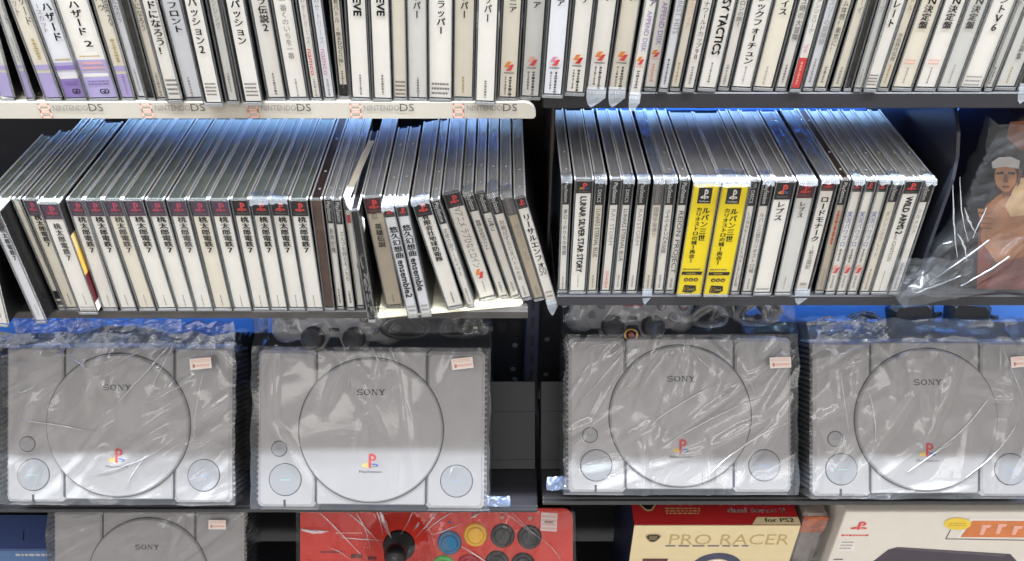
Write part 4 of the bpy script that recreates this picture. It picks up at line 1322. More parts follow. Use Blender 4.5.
for c, o, fl in zip(CON, CONROOTS, FOLD_GLINTS):
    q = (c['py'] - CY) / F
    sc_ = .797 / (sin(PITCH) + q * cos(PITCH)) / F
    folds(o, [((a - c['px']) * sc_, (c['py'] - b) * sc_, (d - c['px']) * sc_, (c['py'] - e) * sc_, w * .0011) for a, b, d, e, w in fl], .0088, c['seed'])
bag_mesh(o5, -CW - .0065, CW + .0065, -.001, .187, -CD - .0015, .0052, 31, 26, .5, .3, soft=.004)
price_sticker(o5, .098, .166, .0118, .0235, .0125, 0)

# slanted smoked stand behind the consoles
mb = MB()
bz = 1.078
p0 = at_depth(250, 381, bz)
for (xa, xb2, name, lab) in [(X(-60, 400, .72), xc - .003, 'slanted_stand', 'smoked plastic stand leaning behind the left consoles'), (xc + .003, X(1080, 400, .72), 'slanted_stand', 'smoked plastic stand leaning behind the right consoles')]:
    mb = MB()
    root = empty(name, (0, 0, CAMZ), (pi / 2 - PITCH, 0, 0))
    root.location = at_depth(CX, 381, bz)
    M = M_BACK
    hh = .111
    mb.bbox((xa, -hh, -.003), (xb2, 0, 0), .001, pm('smoked_plastic', (24, 23, 25), .45, vary=.1, scale=8))
    mb.bbox((xa, -.040, 0), (xb2, -.0385, .0012), .0004, pm('smoked_plastic_edge', (60, 58, 58), .2, vary=0))
    mb.bbox((xa, -.1, 0), (xb2, -.0985, .0012), .0004, MATS['smoked_plastic_edge'])
    mb.build('slanted_plate', root)
    tag(root, lab, 'stand')


# ------------------------------------------------------------------ controllers and cables lying behind the consoles' top edges
M_PAD = pm('controller_grey', (166, 162, 162), .45, vary=.02)


def arc(cx, cy, r, a0, a1, n):
    return [(cx + r * cos(a0 + (a1 - a0) * k / n), cy + r * sin(a0 + (a1 - a0) * k / n)) for k in range(n + 1)]


def make_pad():
    """twin-stick pad: outline in x,y, thickness in z, grips bending back"""
    root = empty('game_controller')
    out = []
    out += arc(.048, .010, .027, -pi * .38, pi * .55, 14)
    out += [(.030, .036), (.018, .032), (-.018, .032), (-.030, .036)]
    out += arc(-.048, .010, .027, pi * .45, pi * 1.38, 14)
    out += [(-.038, -.016), (-.030, -.014)]
    out += arc(-.024, -.012, .0175, pi * 1.1, pi * 1.75, 6)
    out += [(-.006, -.012), (.006, -.012)]
    out += arc(.024, -.012, .0175, pi * 1.25, pi * 1.9, 6)
    out += [(.030, -.014), (.038, -.016)]
    n = len(out)
    mb = MB()
    vs, fs = [], []
    lv = [(-.022, .90), (-.018, .98), (-.010, 1.0), (-.003, .985), (0, .93)]
    for z, s in lv:
        for x, y in out:
            vs.append((x * s, .008 + (y - .008) * s, z))
    for j in range(len(lv) - 1):
        for k in range(n):
            b = (k + 1) % n
            fs.append((j * n + k, j * n + b, (j + 1) * n + b, (j + 1) * n + k))
    mb.add(vs, fs, M_PAD, smooth=True)
    top = [tuple(range((len(lv) - 1) * n, len(lv) * n)), tuple(reversed(range(n)))]
    mb.add(vs, top, M_PAD)
    # grips bending back and outwards
    for s in (-1, 1):
        pts = [(s * .052, .004, -.008), (s * .060, -.002, -.018), (s * .064, -.005, -.028), (s * .066, -.006, -.036)]
        mb.tube(pts, [.019, .0185, .016, .010], M_PAD, n=16)
    mb.bbox((-.006, -.004, 0), (.006, .000, .0008), .0004, M_GROOVE)
    mb.poly([(-.012, .012, .0003), (.012, .012, .0003), (.012, .014, .0003), (-.012, .014, .0003)], INK['r'])
    mb.build('pad_body', root)
    for s in (-1, 1):
        mb = MB()
        mb.disc((s * .024, -.012, 0), -.0 + .0142, .0138, 0, .003, M_PAD, n=32, bev=.001)
        mb.disc((s * .024, -.012, 0), .0138, .0134, .003, .0034, M_GROOVE, n=32)
        mb.disc((s * .024, -.012, 0), .0065, .006, .0034, .009, M_RUBBER, n=20)
        mb.disc((s * .024, -.012, 0), .0118, .0125, .009, .0135, M_RUBBER, n=32, bev=.002)
        mb.ring((s * .024, -.012), .0085, .0093, .01355, M_GROOVE, n=32)
        mb.build('thumb_stick', root)
    mb = MB()
    for dx, dy in ((0, .0088), (0, -.0088), (.0088, 0), (-.0088, 0)):
        q = [(-.0036, .0), (-.0036, .0058), (.0036, .0058), (.0036, 0), (0, -.0038)]
        a = atan2(dy, dx) - pi / 2
        mb.prism([(-.048 + dx + x * cos(a) - y * sin(a), .012 + dy + x * sin(a) + y * cos(a)) for x, y in q], 0, .003, M_VENT)
    mb.build('direction_pad', root)
    for i, (dx, dy) in enumerate(((0, .013), (.013, 0), (0, -.013), (-.013, 0))):
        mb = MB()
        mb.disc((.048 + dx, .012 + dy, 0), .0056, .0052, 0, .0035, M_VENT, n=20, bev=.0008)
        c = (.048 + dx, .012 + dy)
        z = .0036
        ink = INK[('e', 'R', 'u', 'm')[i]]
        if i == 1:
            mb.ring(c, .0022, .0029, z, ink, n=20)
        elif i == 2:
            for a in (pi / 4, -pi / 4):
                T = Matrix.Translation((c[0], c[1], z)) @ Matrix.Rotation(a, 4, 'Z')
                mb.poly([(-.003, -.0004, 0), (.003, -.0004, 0), (.003, .0004, 0), (-.003, .0004, 0)], ink, T)
        else:
            m = 3 if i == 0 else 4
            for k in range(m):
                a = pi / 2 + 2 * pi * k / m + (pi / 4 if m == 4 else 0)
                b = a + 2 * pi / m
                mb.poly([(c[0] + r * cos(q), c[1] + r * sin(q), z) for r, q in ((.0034, a), (.0034, b), (.0026, b), (.0026, a))], ink)
        mb.build('face_button', root)
    return root


def local(o, x, y, z):
    Mx = Matrix.Translation(o.location) @ o.rotation_euler.to_matrix().to_4x4()
    return Mx @ Vector((x, y, z))


TILT = (pi / 2 - PITCH, 0, 0)
pad = make_pad()
pad.location = local(CONROOTS[2], -.052, .2050, -.024)
pad.rotation_euler = TILT
tag(pad, 'grey twin-stick controller in the bag of the console right of the gap', 'game controller', 'grey game controllers')
pad2 = copy_tree(pad)
pad2.location = local(CONROOTS[1], -.048, .2050, -.024)
pad2.rotation_euler = (pi / 2 - PITCH, R(1.5), 0)
tag(pad2, 'grey twin-stick controller in the bag of the console left of the gap', 'game controller', 'grey game controllers')


def coil(name, o, cx, cy, rx, ry, turns, r, mat, label, seed, z0=-.012, z1=-.05, plug=True, cat='cable'):
    rng = random.Random(seed)
    pts = []
    n = 22
    N = turns * n
    for k in range(N):
        a = 2 * pi * k / n
        f = k / N
        w = 1 - .28 * (.5 + .5 * sin(a * .37 + seed)) + .05 * rng.uniform(-1, 1)
        sh = .18 * sin(f * 9 + seed)
        pts.append(Vector((cx + rx * (w - .40 * f) * cos(a + sh), cy + ry * (w - .25 * f) * sin(a) * (.8 + .2 * sin(a)), z0 + (z1 - z0) * f + .003 * sin(2 * a + seed))))
    sm = []
    for k in range(len(pts)):
        a, b, c = pts[max(0, k - 1)], pts[k], pts[min(len(pts) - 1, k + 1)]
        sm.append((a + b * 2 + c) / 4)
    mb = MB()
    mb.tube(sm, r, mat, n=8)
    root = mb.build(name)
    root.location = o.location
    root.rotation_euler = o.rotation_euler
    if plug:
        mb = MB()
        p = sm[0]
        mb.bbox((p.x - .006, p.y - .004, p.z - .004), (p.x + .012, p.y + .004, p.z + .005), .0015, mat)
        mb.bbox((p.x - .011, p.y - .0015, p.z - .0015), (p.x - .006, p.y + .0015, p.z + .0015), .0005, pm('plug_metal', (190, 180, 150), .3, .9, vary=0))
        mb.build('plug', root)
    return tag(root, label, cat, 'coiled cables')


M_CORD = pm('dark_cord', (48, 46, 50), .4, vary=.05)
M_CORDG = pm('grey_cord', (110, 106, 106), .45, vary=.05)
# left bay, second console: a bundle of black cords on the right of the pad
coil('coiled_cable', CONROOTS[1], .036, .205, .030, .018, 9, .0029, M_CORD, 'coil of dark cord next to the controller, in the bag left of the gap', 2, plug=False)
coil('coiled_cable', CONROOTS[1], .100, .206, .027, .019, 9, .0029, M_CORD, 'coil of dark cord at the bag corner beside the dark gap', 5, plug=True)
coil('coiled_cable', CONROOTS[2], .038, .2035, .022, .017, 8, .0029, M_CORDG, 'coil of grey cord right of the controller buttons', 9, plug=False)
coil('coiled_cable', CONROOTS[2], .097, .2075, .028, .021, 10, .0029, M_CORDG, 'coil of grey cord above the price sticker of the console right of the gap', 4, plug=False)
# a gold ring plug among the cords in front of the pad
mb = MB()
rp = local(CONROOTS[2], -.0, 0, 0)
mb.tube([(.0075 * cos(2 * pi * k / 20), .0065 * sin(2 * pi * k / 20), 0) for k in range(20)], .0017, pm('brass', (200, 160, 80), .3, .9, vary=.05), closed=True)
mb.disc((0, 0, -.002), .004, .0035, 0, .004, pm('plug_red', (170, 70, 60), .4, vary=0), n=16, bev=.0008)
o = mb.build('plug_ring')
o.location = local(CONROOTS[2], -.056, .184, -.0085)
o.rotation_euler = TILT
tag(o, 'small brass ring plug lying before the controller of the console right of the gap', 'plug')
# right bay, last console: black power adapters
for j, (x, y, w, hh, a, lab) in enumerate([(-.004, .207, .052, .036, R(4), 'black power adapter behind the console at the right, on the left'), (.064, .209, .050, .034, R(-6), 'black power adapter behind the console at the right, on the right')]):
    root = empty('power_adapter')
    mb = MB()
    mb.bbox((-w / 2, -hh / 2, -.012), (w / 2, hh / 2, .012), .005, M_BLACK)
    mb.build('adapter_body', root)
    mb = MB()
    mb.tube([(w / 2, 0, 0), (w / 2 + .012, .002, 0)], [.0045, .0028], M_BLACK)
    mb.build('strain_relief', root)
    root.location = local(CONROOTS[3], x, y, -.03)
    root.rotation_euler = (Matrix.Rotation(pi / 2 - PITCH, 3, 'X') @ Matrix.Rotation(a, 3, 'Z')).to_euler()
    tag(root, lab, 'adapter', 'black power adapters')
coil('coiled_cable', CONROOTS[3], -.062, .203, .020, .011, 4, .0026, M_CORD, 'coil of dark cord at the left of the adapters', 8, plug=False)

# crumpled film heaped above the first console
mb = MB()


def crumple(x0, x1, y0, y1, z, amp, seed, nu, nv, mat, root, name):
    mb = MB()
    vs, fs = [], []
    for j in range(nv + 1):
        for i in range(nu + 1):
            u, v = i / nu, j / nv
            x, y = x0 + (x1 - x0) * u, y0 + (y1 - y0) * v
            e = min(u, 1 - u, v, 1 - v) * 6
            e = min(1, e)
            h = amp * (abs(noise.noise(Vector((x * 40, y * 55, seed)))) + .6 * abs(noise.noise(Vector((x * 95, y * 110, seed + 5)))))
            vs.append((x + .004 * noise.noise(Vector((y * 80, seed, 1))), y + .004 * noise.noise(Vector((x * 70, seed, 3))), z + h * (.4 + .6 * e)))
    for j in range(nv):
        for i in range(nu):
            q = j * (nu + 1) + i
            fs.append((q, q + 1, q + nu + 2, q + nu + 1))
    mb.add(vs, fs, mat, smooth=False)
    return mb.build(name, root)


M_BLUEFILM = film('bluish_film', (190, 208, 240), .22, .7, .14, .25, (150, 180, 235), bump=.8)
crumple(-.118, -.03, .184, .214, .004, .016, 4, 26, 12, M_BLUEFILM, CONROOTS[0], 'bag_top')
crumple(-.055, .075, .180, .212, .006, .018, 9, 34, 12, M_BAGH, CONROOTS[0], 'bag_top')
crumple(.075, .135, .182, .210, .002, .012, 6, 18, 10, M_BLUEFILM, CONROOTS[0], 'bag_top')
crumple(-.128, -.05, .182, .208, .004, .014, 14, 26, 10, M_BAGH, CONROOTS[3], 'bag_top')
crumple(.118, .160, .0, .012, -.012, .008, 21, 16, 8, M_BLUEFILM, CONROOTS[1], 'bag_corner')
crumple(-.155, -.124, .0, .016, -.012, .010, 22, 12, 8, M_BLUEFILM, CONROOTS[2], 'bag_corner')
mb = MB()
mb.tube([(-.050, .192, -.012), (-.02, .198, -.010), (.02, .197, -.012), (.062, .190, -.014)], [.004, .007, .007, .003], M_BLACK, n=10)
o = mb.build('cable_bundle')
o.location, o.rotation_euler = CONROOTS[0].location, CONROOTS[0].rotation_euler
tag(o, 'dark cord bundle under crumpled film above the leftmost whole console', 'cable')

# ------------------------------------------------------------------ the red arcade stick on the bottom shelf
M_RED = pm('arcade_red', (222, 46, 24), .35, vary=.04, scale=14)
ZA = 1.185
SA = ZA / F                      # metres per pixel on its face
stick = empty('arcade_stick', at_depth(436.5, 508, ZA), TILT)
tag(stick, 'red arcade stick controller with round buttons on the bottom shelf', 'arcade stick')


def A(px, py):
    return ((px - 436.5) * SA, -(py - 508) * SA)


w, hgt = 273 * SA / 2, .205
pts = arc(w - .014, -.014, .014, 0, pi / 2, 6) + arc(-w + .008, -.008, .008, pi / 2, pi, 5) + arc(-w + .012, -hgt + .012, .012, pi, pi * 1.5, 5) + arc(w - .012, -hgt + .012, .012, pi * 1.5, 2 * pi, 5)
mb = MB()
mb.prism(pts, -.046, -.003, M_BLACK)
mb.prism([(x * .998, -hgt / 2 + (y + hgt / 2) * .998) for x, y in pts], -.003, 0, M_RED)


def TA(x, y):
    return (x, y, .0003)


# printed marks at the left of the stick
for (px, py, ww, hh, ink) in [(331, 552, 22, 2.2, 'M'), (357, 556, 12, 5, 'k'), (372, 558, 9, 4, 'k'), (349, 533, 26, 1.6, 's')]:
    x, y = A(px, py)
    small_lines(mb, x, y - hh * SA, y + hh * SA, ww * SA, TA, ink, 1)
mb.build('stick_panel', stick)
x, y = A(399, 546)
mb = MB()
mb.disc((x, y, 0), .0225, .0215, 0, .003, M_BLACK, n=40, bev=.001)
mb.build('dust_washer', stick)
mb = MB()
mb.tube([(x, y, .002), (x, y, .030)], .0045, pm('chrome', (200, 200, 205), .15, 1, vary=0), n=14)
mb.build('stick_shaft', stick)
mb = MB()
vs, fs = [], []
for j in range(13):
    for k in range(24):
        a, b = pi * j / 12, 2 * pi * k / 24
        vs.append((x + .0155 * sin(a) * cos(b), y + .0155 * sin(a) * sin(b), .040 + .0155 * cos(a)))
for j in range(12):
    for k in range(24):
        fs.append((j * 24 + k, j * 24 + (k + 1) % 24, (j + 1) * 24 + (k + 1) % 24, (j + 1) * 24 + k))
mb.add(vs, fs, M_BLACK, smooth=True)
mb.build('ball_top', stick)
for (px, py, cname, c) in [(449.5, 542.5, 'blue', (22, 112, 160)), (475.5, 534.5, 'yellow', (242, 190, 40)), (502.5, 535.5, 'black', (40, 42, 44)), (529.5, 537, 'black', (40, 42, 44)),
                           (443.5, 567, 'green', (90, 190, 90)), (469, 566, 'crimson', (180, 28, 50)), (497, 562.5, 'black', (40, 42, 44)), (523, 564.5, 'black', (40, 42, 44))]:
    x, y = A(px, py)
    mt = pm('button_' + cname, c, .3, vary=.02)
    mb = MB()
    mb.disc((x, y, 0), .0168, .0160, 0, .0038, mt, n=40, bev=.0012)
    mb.ring((x, y), .0118, .0128, .0040, M_GROOVE if cname == 'black' else mt, n=40)
    mb.disc((x, y, 0), .0118, .0112, .0036, .0062, mt, n=40, bev=.0012)
    b = mb.build('push_button', stick)
    b['label'] = cname + ' push button'
for (px, py) in [(475, 515), (502, 517), (530, 518)]:
    x, y = A(px, py)
    mb = MB()
    mb.disc((x, y, 0), .0032, .003, 0, .0018, pm('small_button_tan', (200, 150, 130), .4, vary=0), n=16, bev=.0005)
    mb.build('small_button', stick)
x, y = A(450, 522)
mb = MB()
mb.disc((x, y, 0), .002, .002, 0, .0012, INK['u'], n=12)
mb.build('indicator_light', stick)
x, y = A(549, 522)
mb = MB()
T = Matrix.Translation((x, y, .0002)) @ Matrix.Rotation(R(-3), 4, 'Z')
mb.box((-.0112, -.0125, 0), (.0112, .0125, .0003), pm('white_sticker', (236, 226, 222), .6, vary=.02), T)
small_lines(mb, 0, -.0115, .0105, .019, lambda a, c: T @ Vector((a, c, .0004)), 's', 4)
small_lines(mb, 0, -.0035, .0035, .012, lambda a, c: T @ Vector((a, c, .00045)), 'h', 1)
mb.build('price_sticker', stick)
# its bag: two sheets, long folds fanning out from the top edge
rng = random.Random(3)
fan = []
for k in range(40):
    px0 = rng.uniform(-.16, .17)
    a = -pi / 2 + (.02 - px0) * 3.2 + rng.gauss(0, .25)
    fan.append((px0 * .75 + .02, rng.uniform(-.05, -.01), cos(a), sin(a), rng.uniform(.03, .085), rng.uniform(.004, .011), rng.uniform(.0010, .0032)))
mb = MB()
nu, nv = 110, 34
vs, fs = [], []
for j in range(nv + 1):
    for i in range(nu + 1):
        x, y = -w - .008 + (2 * w + .016) * i / nu, .004 - .16 * j / nv
        base = .0055
        dx, dy = x - A(399, 546)[0], y - A(399, 546)[1]
        d = math.hypot(dx, dy)
        base += .052 * max(0, 1 - d / .05) ** 1.2 if d < .05 else 0
        if i in (0, nu) or j == 0:
            zz = -.05
        else:
            zz = base + crease_h(fan, x, y) + .002 * abs(noise.noise(Vector((x * 30, y * 30, 5))))
        vs.append((x, y, zz))
for j in range(nv):
    for i in range(nu):
        q = j * (nu + 1) + i
        fs.append((q, q + nu + 1, q + nu + 2, q + 1))
mb.add(vs, fs, film('thin_bag_film', (252, 252, 252), 0.025, 0.7, 0.07, 0.0, bump=0.25), smooth=True)
mb.build('plastic_bag', stick)
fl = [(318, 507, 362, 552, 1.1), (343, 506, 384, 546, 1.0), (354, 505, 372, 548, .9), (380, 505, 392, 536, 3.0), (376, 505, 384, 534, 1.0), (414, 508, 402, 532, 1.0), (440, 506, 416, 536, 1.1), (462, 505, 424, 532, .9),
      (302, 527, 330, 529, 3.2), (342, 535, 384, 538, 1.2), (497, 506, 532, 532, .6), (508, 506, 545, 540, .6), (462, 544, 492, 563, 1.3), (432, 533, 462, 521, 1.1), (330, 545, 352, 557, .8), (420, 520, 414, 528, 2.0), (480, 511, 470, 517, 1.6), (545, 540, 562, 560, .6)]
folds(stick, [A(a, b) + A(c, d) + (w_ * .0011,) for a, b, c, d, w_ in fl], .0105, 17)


# ------------------------------------------------------------------ boxes on the bottom shelf
def card_box(name, px0, px1, py, Y, zbot, depth, rot, mats, cat, label):
    """upright card box: front top edge measured at py between px0 and px1; local x right, y back, z up"""
    a, b = on_y(px0, py, Y), on_y(px1, py, Y)
    w, h = (b.x - a.x), a.z - zbot
    root = empty(name, (a.x, Y, zbot), (0, 0, rot))
    mb = MB()
    side, front, top = mats
    mb.bbox((0, 0, 0), (w, depth, h), .0012, side)
    mb.build('carton', root)
    tag(root, label, cat)
    return root, w, h


M_BLUEBOX = pm('blue_carton', (74, 90, 140), .45, vary=.05, scale=20)
r, w, h = card_box('blue_box', -60, 62, 549.5, .80, Z_LOW, .065, 0, (M_BLUEBOX,) * 3, 'box', 'blue carton at the lower left of the bottom shelf')
mb = MB()
mb.box((.002, -.0006, .002), (w - .002, .0, h - .003), pm('light_blue_card', (118, 150, 200), .45, vary=.08, scale=25))
small_lines(mb, w * .75, h - .018, h - .006, w * .3, lambda a, c: (a, -.0009, c), 'w', 1)
mb.poly([(w * .60, .034, h + .0003), (w * .61, .034, h + .0003), (w * .65, .016, h + .0003), (w * .64, .016, h + .0003)], INK['k'])
mb.build('printed_panel', r)

# racing wheel box: red top, cream front
r, w, h = card_box('racing_wheel_box', 634, 801, 525, .70, Z_LOW, .12, 0, (pm('navy_carton', (26, 30, 56), .4, vary=.1),) * 3, 'box', 'cream and red carton picturing a steering wheel on the bottom shelf')
M_CRM = pm('box_cream', (226, 206, 160), .45, vary=.03)
M_BRED = pm('box_red', (176, 36, 38), .45, vary=.04)
mb = MB()
mb.box((.0005, -.0007, .001), (w - .0005, 0, h - .0005), M_CRM)


def TF(x, z):
    return (x, -.001, z)


def TF2(x, z):
    return (x, -.0013, z)


k = w / 167.0


def fz(py):
    return z_at(py, .70) - Z_LOW


# outline heading, badge, wheel picture
text_h(mb, 'PRO RACER', 38 * k, 160 * k, fz(544), fz(533.5), INK['g'], TF)
small_lines(mb, 80 * k, fz(547), fz(543.5), 90 * k, TF, 'h', 1)


def badge(mb, cx, cz, s, T, T2):
    n = 24
    pts = []
    for i in range(n):
        a = 2 * pi * i / n
        q = 1 - .13 * cos(3 * (a + pi / 2 + pi))
        pts.append((cx + s * q * cos(a), cz + s * .9 * q * sin(a)))
    mb.poly([T(x, z) for x, z in pts], INK['g'])
    mb.poly([T2(cx + (x - cx) * .8, cz + (z - cz) * .8) for x, z in pts], INK['k'])


badge(mb, 21 * k, fz(537), 8 * k, TF, TF2)
small_lines(mb, 21 * k, fz(539), fz(535), 8 * k, lambda a, c: (a, -.0016, c), 'g', 2)
cx, cz = 92 * k, fz(569)
vs, fs = [], []
for i in range(49):
    a = 2 * pi * i / 48
    for q in (28, 18):
        vs.append(TF(cx + q * k * cos(a), cz + q * k * 1.02 * sin(a)))
fs = [(2 * i, 2 * i + 1, 2 * i + 3, 2 * i + 2) for i in range(48)]
mb.add(vs, fs, pm('wheel_picture_blue', (66, 66, 92), .5, vary=.2, scale=60))
mb.poly([TF2(cx - 8 * k, cz + 3 * k), TF2(cx + 8 * k, cz + 3 * k), TF2(cx + 5 * k, cz + 17 * k), TF2(cx - 5 * k, cz + 17 * k)], INK['x'])
mb.poly([TF(14 * k, fz(565)), TF(40 * k, fz(565)), TF(40 * k, fz(558)), TF(14 * k, fz(558))], INK['M'])
mb.poly([TF(118 * k, fz(525.5)), TF(124 * k, fz(518)), TF(124 * k, fz(518)), TF(118 * k, fz(525.5))], INK['x'])
mb.build('front_panel', r)
mb = MB()
mb.box((.0005, .0005, h), (w - .0005, .11, h + .0006), M_BRED)


def TT_(x, y):
    return (x, y, h + .0009)


def TT2(x, y):
    return (x, y, h + .0012)


def yz(py):                                   # distance back on the box top for a photo line
    d = ray(700, py)
    return d.y * ((Z_LOW + h - CAMZ) / d.z) - .70


mb.poly([TT_(118 * k, .0), TT_(w - .0005, .0), TT_(w - .0005, yz(517.5)), TT_(125 * k, yz(517.5))], M_CRM)
text_h(mb, 'for PS2', 132 * k, 161 * k, yz(522.5), yz(518.5), INK['n'], TT2, True)
text_h(mb, 'PRO RACER', 37 * k, 162 * k, yz(505.5), yz(498), INK['x'], TT_, True)
text_h(mb, 'dual force 2', 97 * k, 156 * k, yz(513), yz(508), INK['w'], TT_, True)
small_lines(mb, 52 * k, yz(515), yz(507.5), 36 * k, TT_, 'g', 3)
badge(mb, 17 * k, yz(504.5), 9 * k, TT_, TT2)
mb.build('top_panel', r)

# white console box
r, w, h = card_box('console_carton', 846, 1080, 511.5, .695, Z_LOW, .06, 0, (pm('white_carton', (224, 216, 204), .45, vary=.02),) * 3, 'box', 'white console carton with an orange panel at the lower right')
k = w / 234.0


def fz2(py):
    return z_at(py, .695) - Z_LOW


def FX(px, py):
    return on_y(px, py, .695).x - r.location.x


mb = MB()
mb.box((.0005, -.0006, .001), (w - .0005, 0, h - .0005), pm('white_carton_face', (226, 218, 206), .4, vary=.02))


def q(pts, mat, off=-.0009):
    mb.poly([(FX(a, b), off, fz2(b)) for a, b in pts], mat)


station_logo(mb, FX(859, 526), fz2(525), .022, .016, TF, ('R', 'R', 'R', 'R'))
small_lines(mb, FX(855, 535), fz2(536.5), fz2(533), .036, TF, 'R', 1)
q([(840, 540), (855, 539), (854, 550), (837, 550)], pm('pale_patch', (236, 230, 220), .5, vary=0))
small_lines(mb, FX(846, 545), fz2(549), fz2(540), .016, TF2, 'f', 3)
small_lines(mb, FX(838, 559), fz2(560), fz2(557.5), .012, TF, 'k', 1)
q([(870, 563), (888, 549), (897, 546.5), (1010, 553.5), (1030, 575), (866, 590)], pm('console_picture', (66, 56, 66), .45, vary=.1, scale=20))
q([(893, 548), (898, 547), (1006, 553.5), (1004, 556)], pm('console_picture_edge', (92, 82, 92), .45, vary=0), -.0011)
q([(970, 518), (1045, 518.5), (1047, 538), (957, 537.5)], INK['x'], -.0008)
q([(972, 520), (1040, 520.5), (1042, 537), (960, 536.5)], pm('orange_panel', (216, 124, 62), .45, vary=.15, scale=40), -.0011)
for a, b, c in ((982, 524, 534), (998, 523, 533), (1014, 525, 534), (1026, 523, 533)):
    q([(a, b), (a + 9, b), (a + 7, b + 3), (a + 4, b + 3), (a + 1, c), (a - 3, c)], INK['s'], -.0014)
n = 28
mb.poly([(FX(957 + 13.5 * cos(2 * pi * i / n), 523 + 6 * sin(2 * pi * i / n)), -.0016, fz2(523 + 6 * sin(2 * pi * i / n))) for i in range(n)], pm('yellow_bubble', (240, 206, 60), .45, vary=.03))
small_lines(mb, FX(957, 523), fz2(525.5), fz2(521), .022, lambda a, c: (a, -.0018, c), 'Y', 2)
q([(950, 529), (951, 529), (946, 538), (945, 538)], INK['k'])
q([(945, 537.8), (1045, 539.6), (1045, 540.6), (945, 538.8)], INK['h'])
mb.build('front_panel', r)

# small bagged thing between the two boxes
root = empty('bagged_parcel', on_y(815, 640, .72))
root.location.z = Z_LOW
x0, x1 = on_y(801, 525, .70).x + .004, on_y(846, 511.5, .695).x - .003
w = (x1 - x0) / 2
root.location = ((x0 + x1) / 2, .715, Z_LOW)
tag(root, 'orange brown parcel in a crumpled clear bag between the two cartons', 'parcel')
zt_ = z_at(500, .74) - Z_LOW
mb = MB()
mb.bbox((-w + .004, .0, .0), (w - .004, .05, zt_), .004, pm('brown_parcel', (150, 136, 128), .5, vary=.3, scale=30))
mb.build('parcel_body', root)
mb = MB()
zo = z_at(524, .715) - Z_LOW
mb.box((-w + .004, -.0012, zo - .016), (w - .005, -.0002, zt_ - .002), pm('orange_print', (196, 100, 52), .45, vary=.45, scale=70))
mb.build('orange_label', root)
mb = MB()
vs, fs = [], []
nu, nv = 14, 44
for j in range(nv + 1):
    for i in range(nu + 1):
        u, v = i / nu, j / nv
        vs.append((-w + 2 * w * u, -.006 - .012 * abs(noise.noise(Vector((u * 5, v * 9, 2)))) * min(1, min(u, 1 - u) * 5), .001 + zt_ * v))
for j in range(nv):
    for i in range(nu):
        q_ = j * (nu + 1) + i
        fs.append((q_, q_ + 1, q_ + nu + 2, q_ + nu + 1))
mb.add(vs, fs, M_BAG, smooth=True)
mb.build('plastic_bag', root)

# ------------------------------------------------------------------ the bagged box with a portrait at the right of the middle shelf
YB = .660
bx0, bx1 = X(972, 240, YB), X(1090, 240, YB)
root = empty('pictured_box', (bx0, YB, Z_MR + .0002), (0, 0, R(-2)))
tag(root, 'dark box with a warm toned portrait, in a crumpled clear bag at the right end', 'box')
w = bx1 - bx0
h = z_at(118, YB) - Z_MR
mb = MB()
mb.bbox((0, 0, 0), (w, .10, h), .0015, pm('dark_box_card', (38, 30, 34), .4, vary=.2, scale=25))
mb.build('carton', root)
mb = MB()


def B(px, py, off=-.0006):
    p = on_y(px, py, YB)
    return (p.x - bx0, off, p.z - Z_MR)


def bp(pts, mat, off=-.0006):
    mb.poly([B(a, b, off) for a, b in pts], mat)


def ell(cx, cy, rx, ry, mat, off, n=22, a0=0, a1=2 * pi):
    mb.poly([B(cx + rx * cos(a0 + (a1 - a0) * i / n), cy + ry * sin(a0 + (a1 - a0) * i / n), off) for i in range(n)], mat)


SK = pm('picture_skin', (172, 116, 74), .45, vary=.22, scale=60)
SKD = pm('picture_skin_dark', (112, 66, 44), .45, vary=.15, scale=60)
bp([(976, 292), (978, 232), (985, 205), (1000, 194), (1022, 188), (1044, 190), (1060, 292)], pm('picture_warm_brown', (128, 66, 54), .45, vary=.35, scale=45), -.0004)
bp([(1010, 122), (1030, 120), (1050, 128), (1052, 150), (1020, 150), (1006, 138)], pm('picture_auburn', (112, 66, 42), .45, vary=.4, scale=60), -.0004)
bp([(980, 240), (984, 208), (996, 196), (1020, 182), (1042, 176), (1046, 240), (1020, 256), (996, 262)], SK, -.0007)
bp([(1004, 206), (1018, 178), (1040, 172), (1046, 196), (1024, 214), (1010, 216)], pm('picture_pale_cloth', (204, 168, 124), .45, vary=.2, scale=60), -.0009)
ell(1005, 176, 11, 15, SK, -.0010)
bp([(998, 186), (1002, 191), (1009, 191), (1013, 184), (1010, 195), (1002, 195)], SKD, -.0012)
bp([(996, 172), (1003, 171), (1003, 173.5), (996, 174)], INK['k'], -.0013)
bp([(1007, 171), (1014, 171.5), (1014, 174), (1007, 173.5)], INK['k'], -.0013)
bp([(1003.5, 174), (1006, 174), (1007.5, 182), (1002.5, 182)], SKD, -.0013)
bp([(1001, 185), (1009, 185), (1008, 187), (1002, 187)], INK['M'], -.0013)
bp([(992, 168), (991, 162), (998, 157), (1010, 156), (1019, 160), (1018, 168), (1005, 166)], pm('picture_white_cap', (196, 192, 186), .45, vary=.05), -.0013)
bp([(1018, 166), (1021, 170), (1019, 182), (1016, 186)], SKD, -.0012)
for k_ in range(4):
    a, b = 977 + k_ * .6, 208 + k_ * 5
    bp([(a, b), (a + 13, b + 1), (a + 13, b + 4.4), (a + 1, b + 4)], SK, -.0011)
    bp([(a, b + 4), (a + 13, b + 4.4), (a + 13, b + 5), (a, b + 4.8)], SKD, -.0012)
bp([(996, 262), (1020, 256), (1046, 240), (1062, 290), (985, 290)], pm('picture_rose', (132, 80, 72), .45, vary=.25, scale=50), -.0008)
bp([(992, 224), (1052, 222), (1056, 272), (990, 272)], pm('picture_shadow_print', (104, 74, 68), .45, vary=.3, scale=70), -.00065)
mb.build('picture_panel', root)
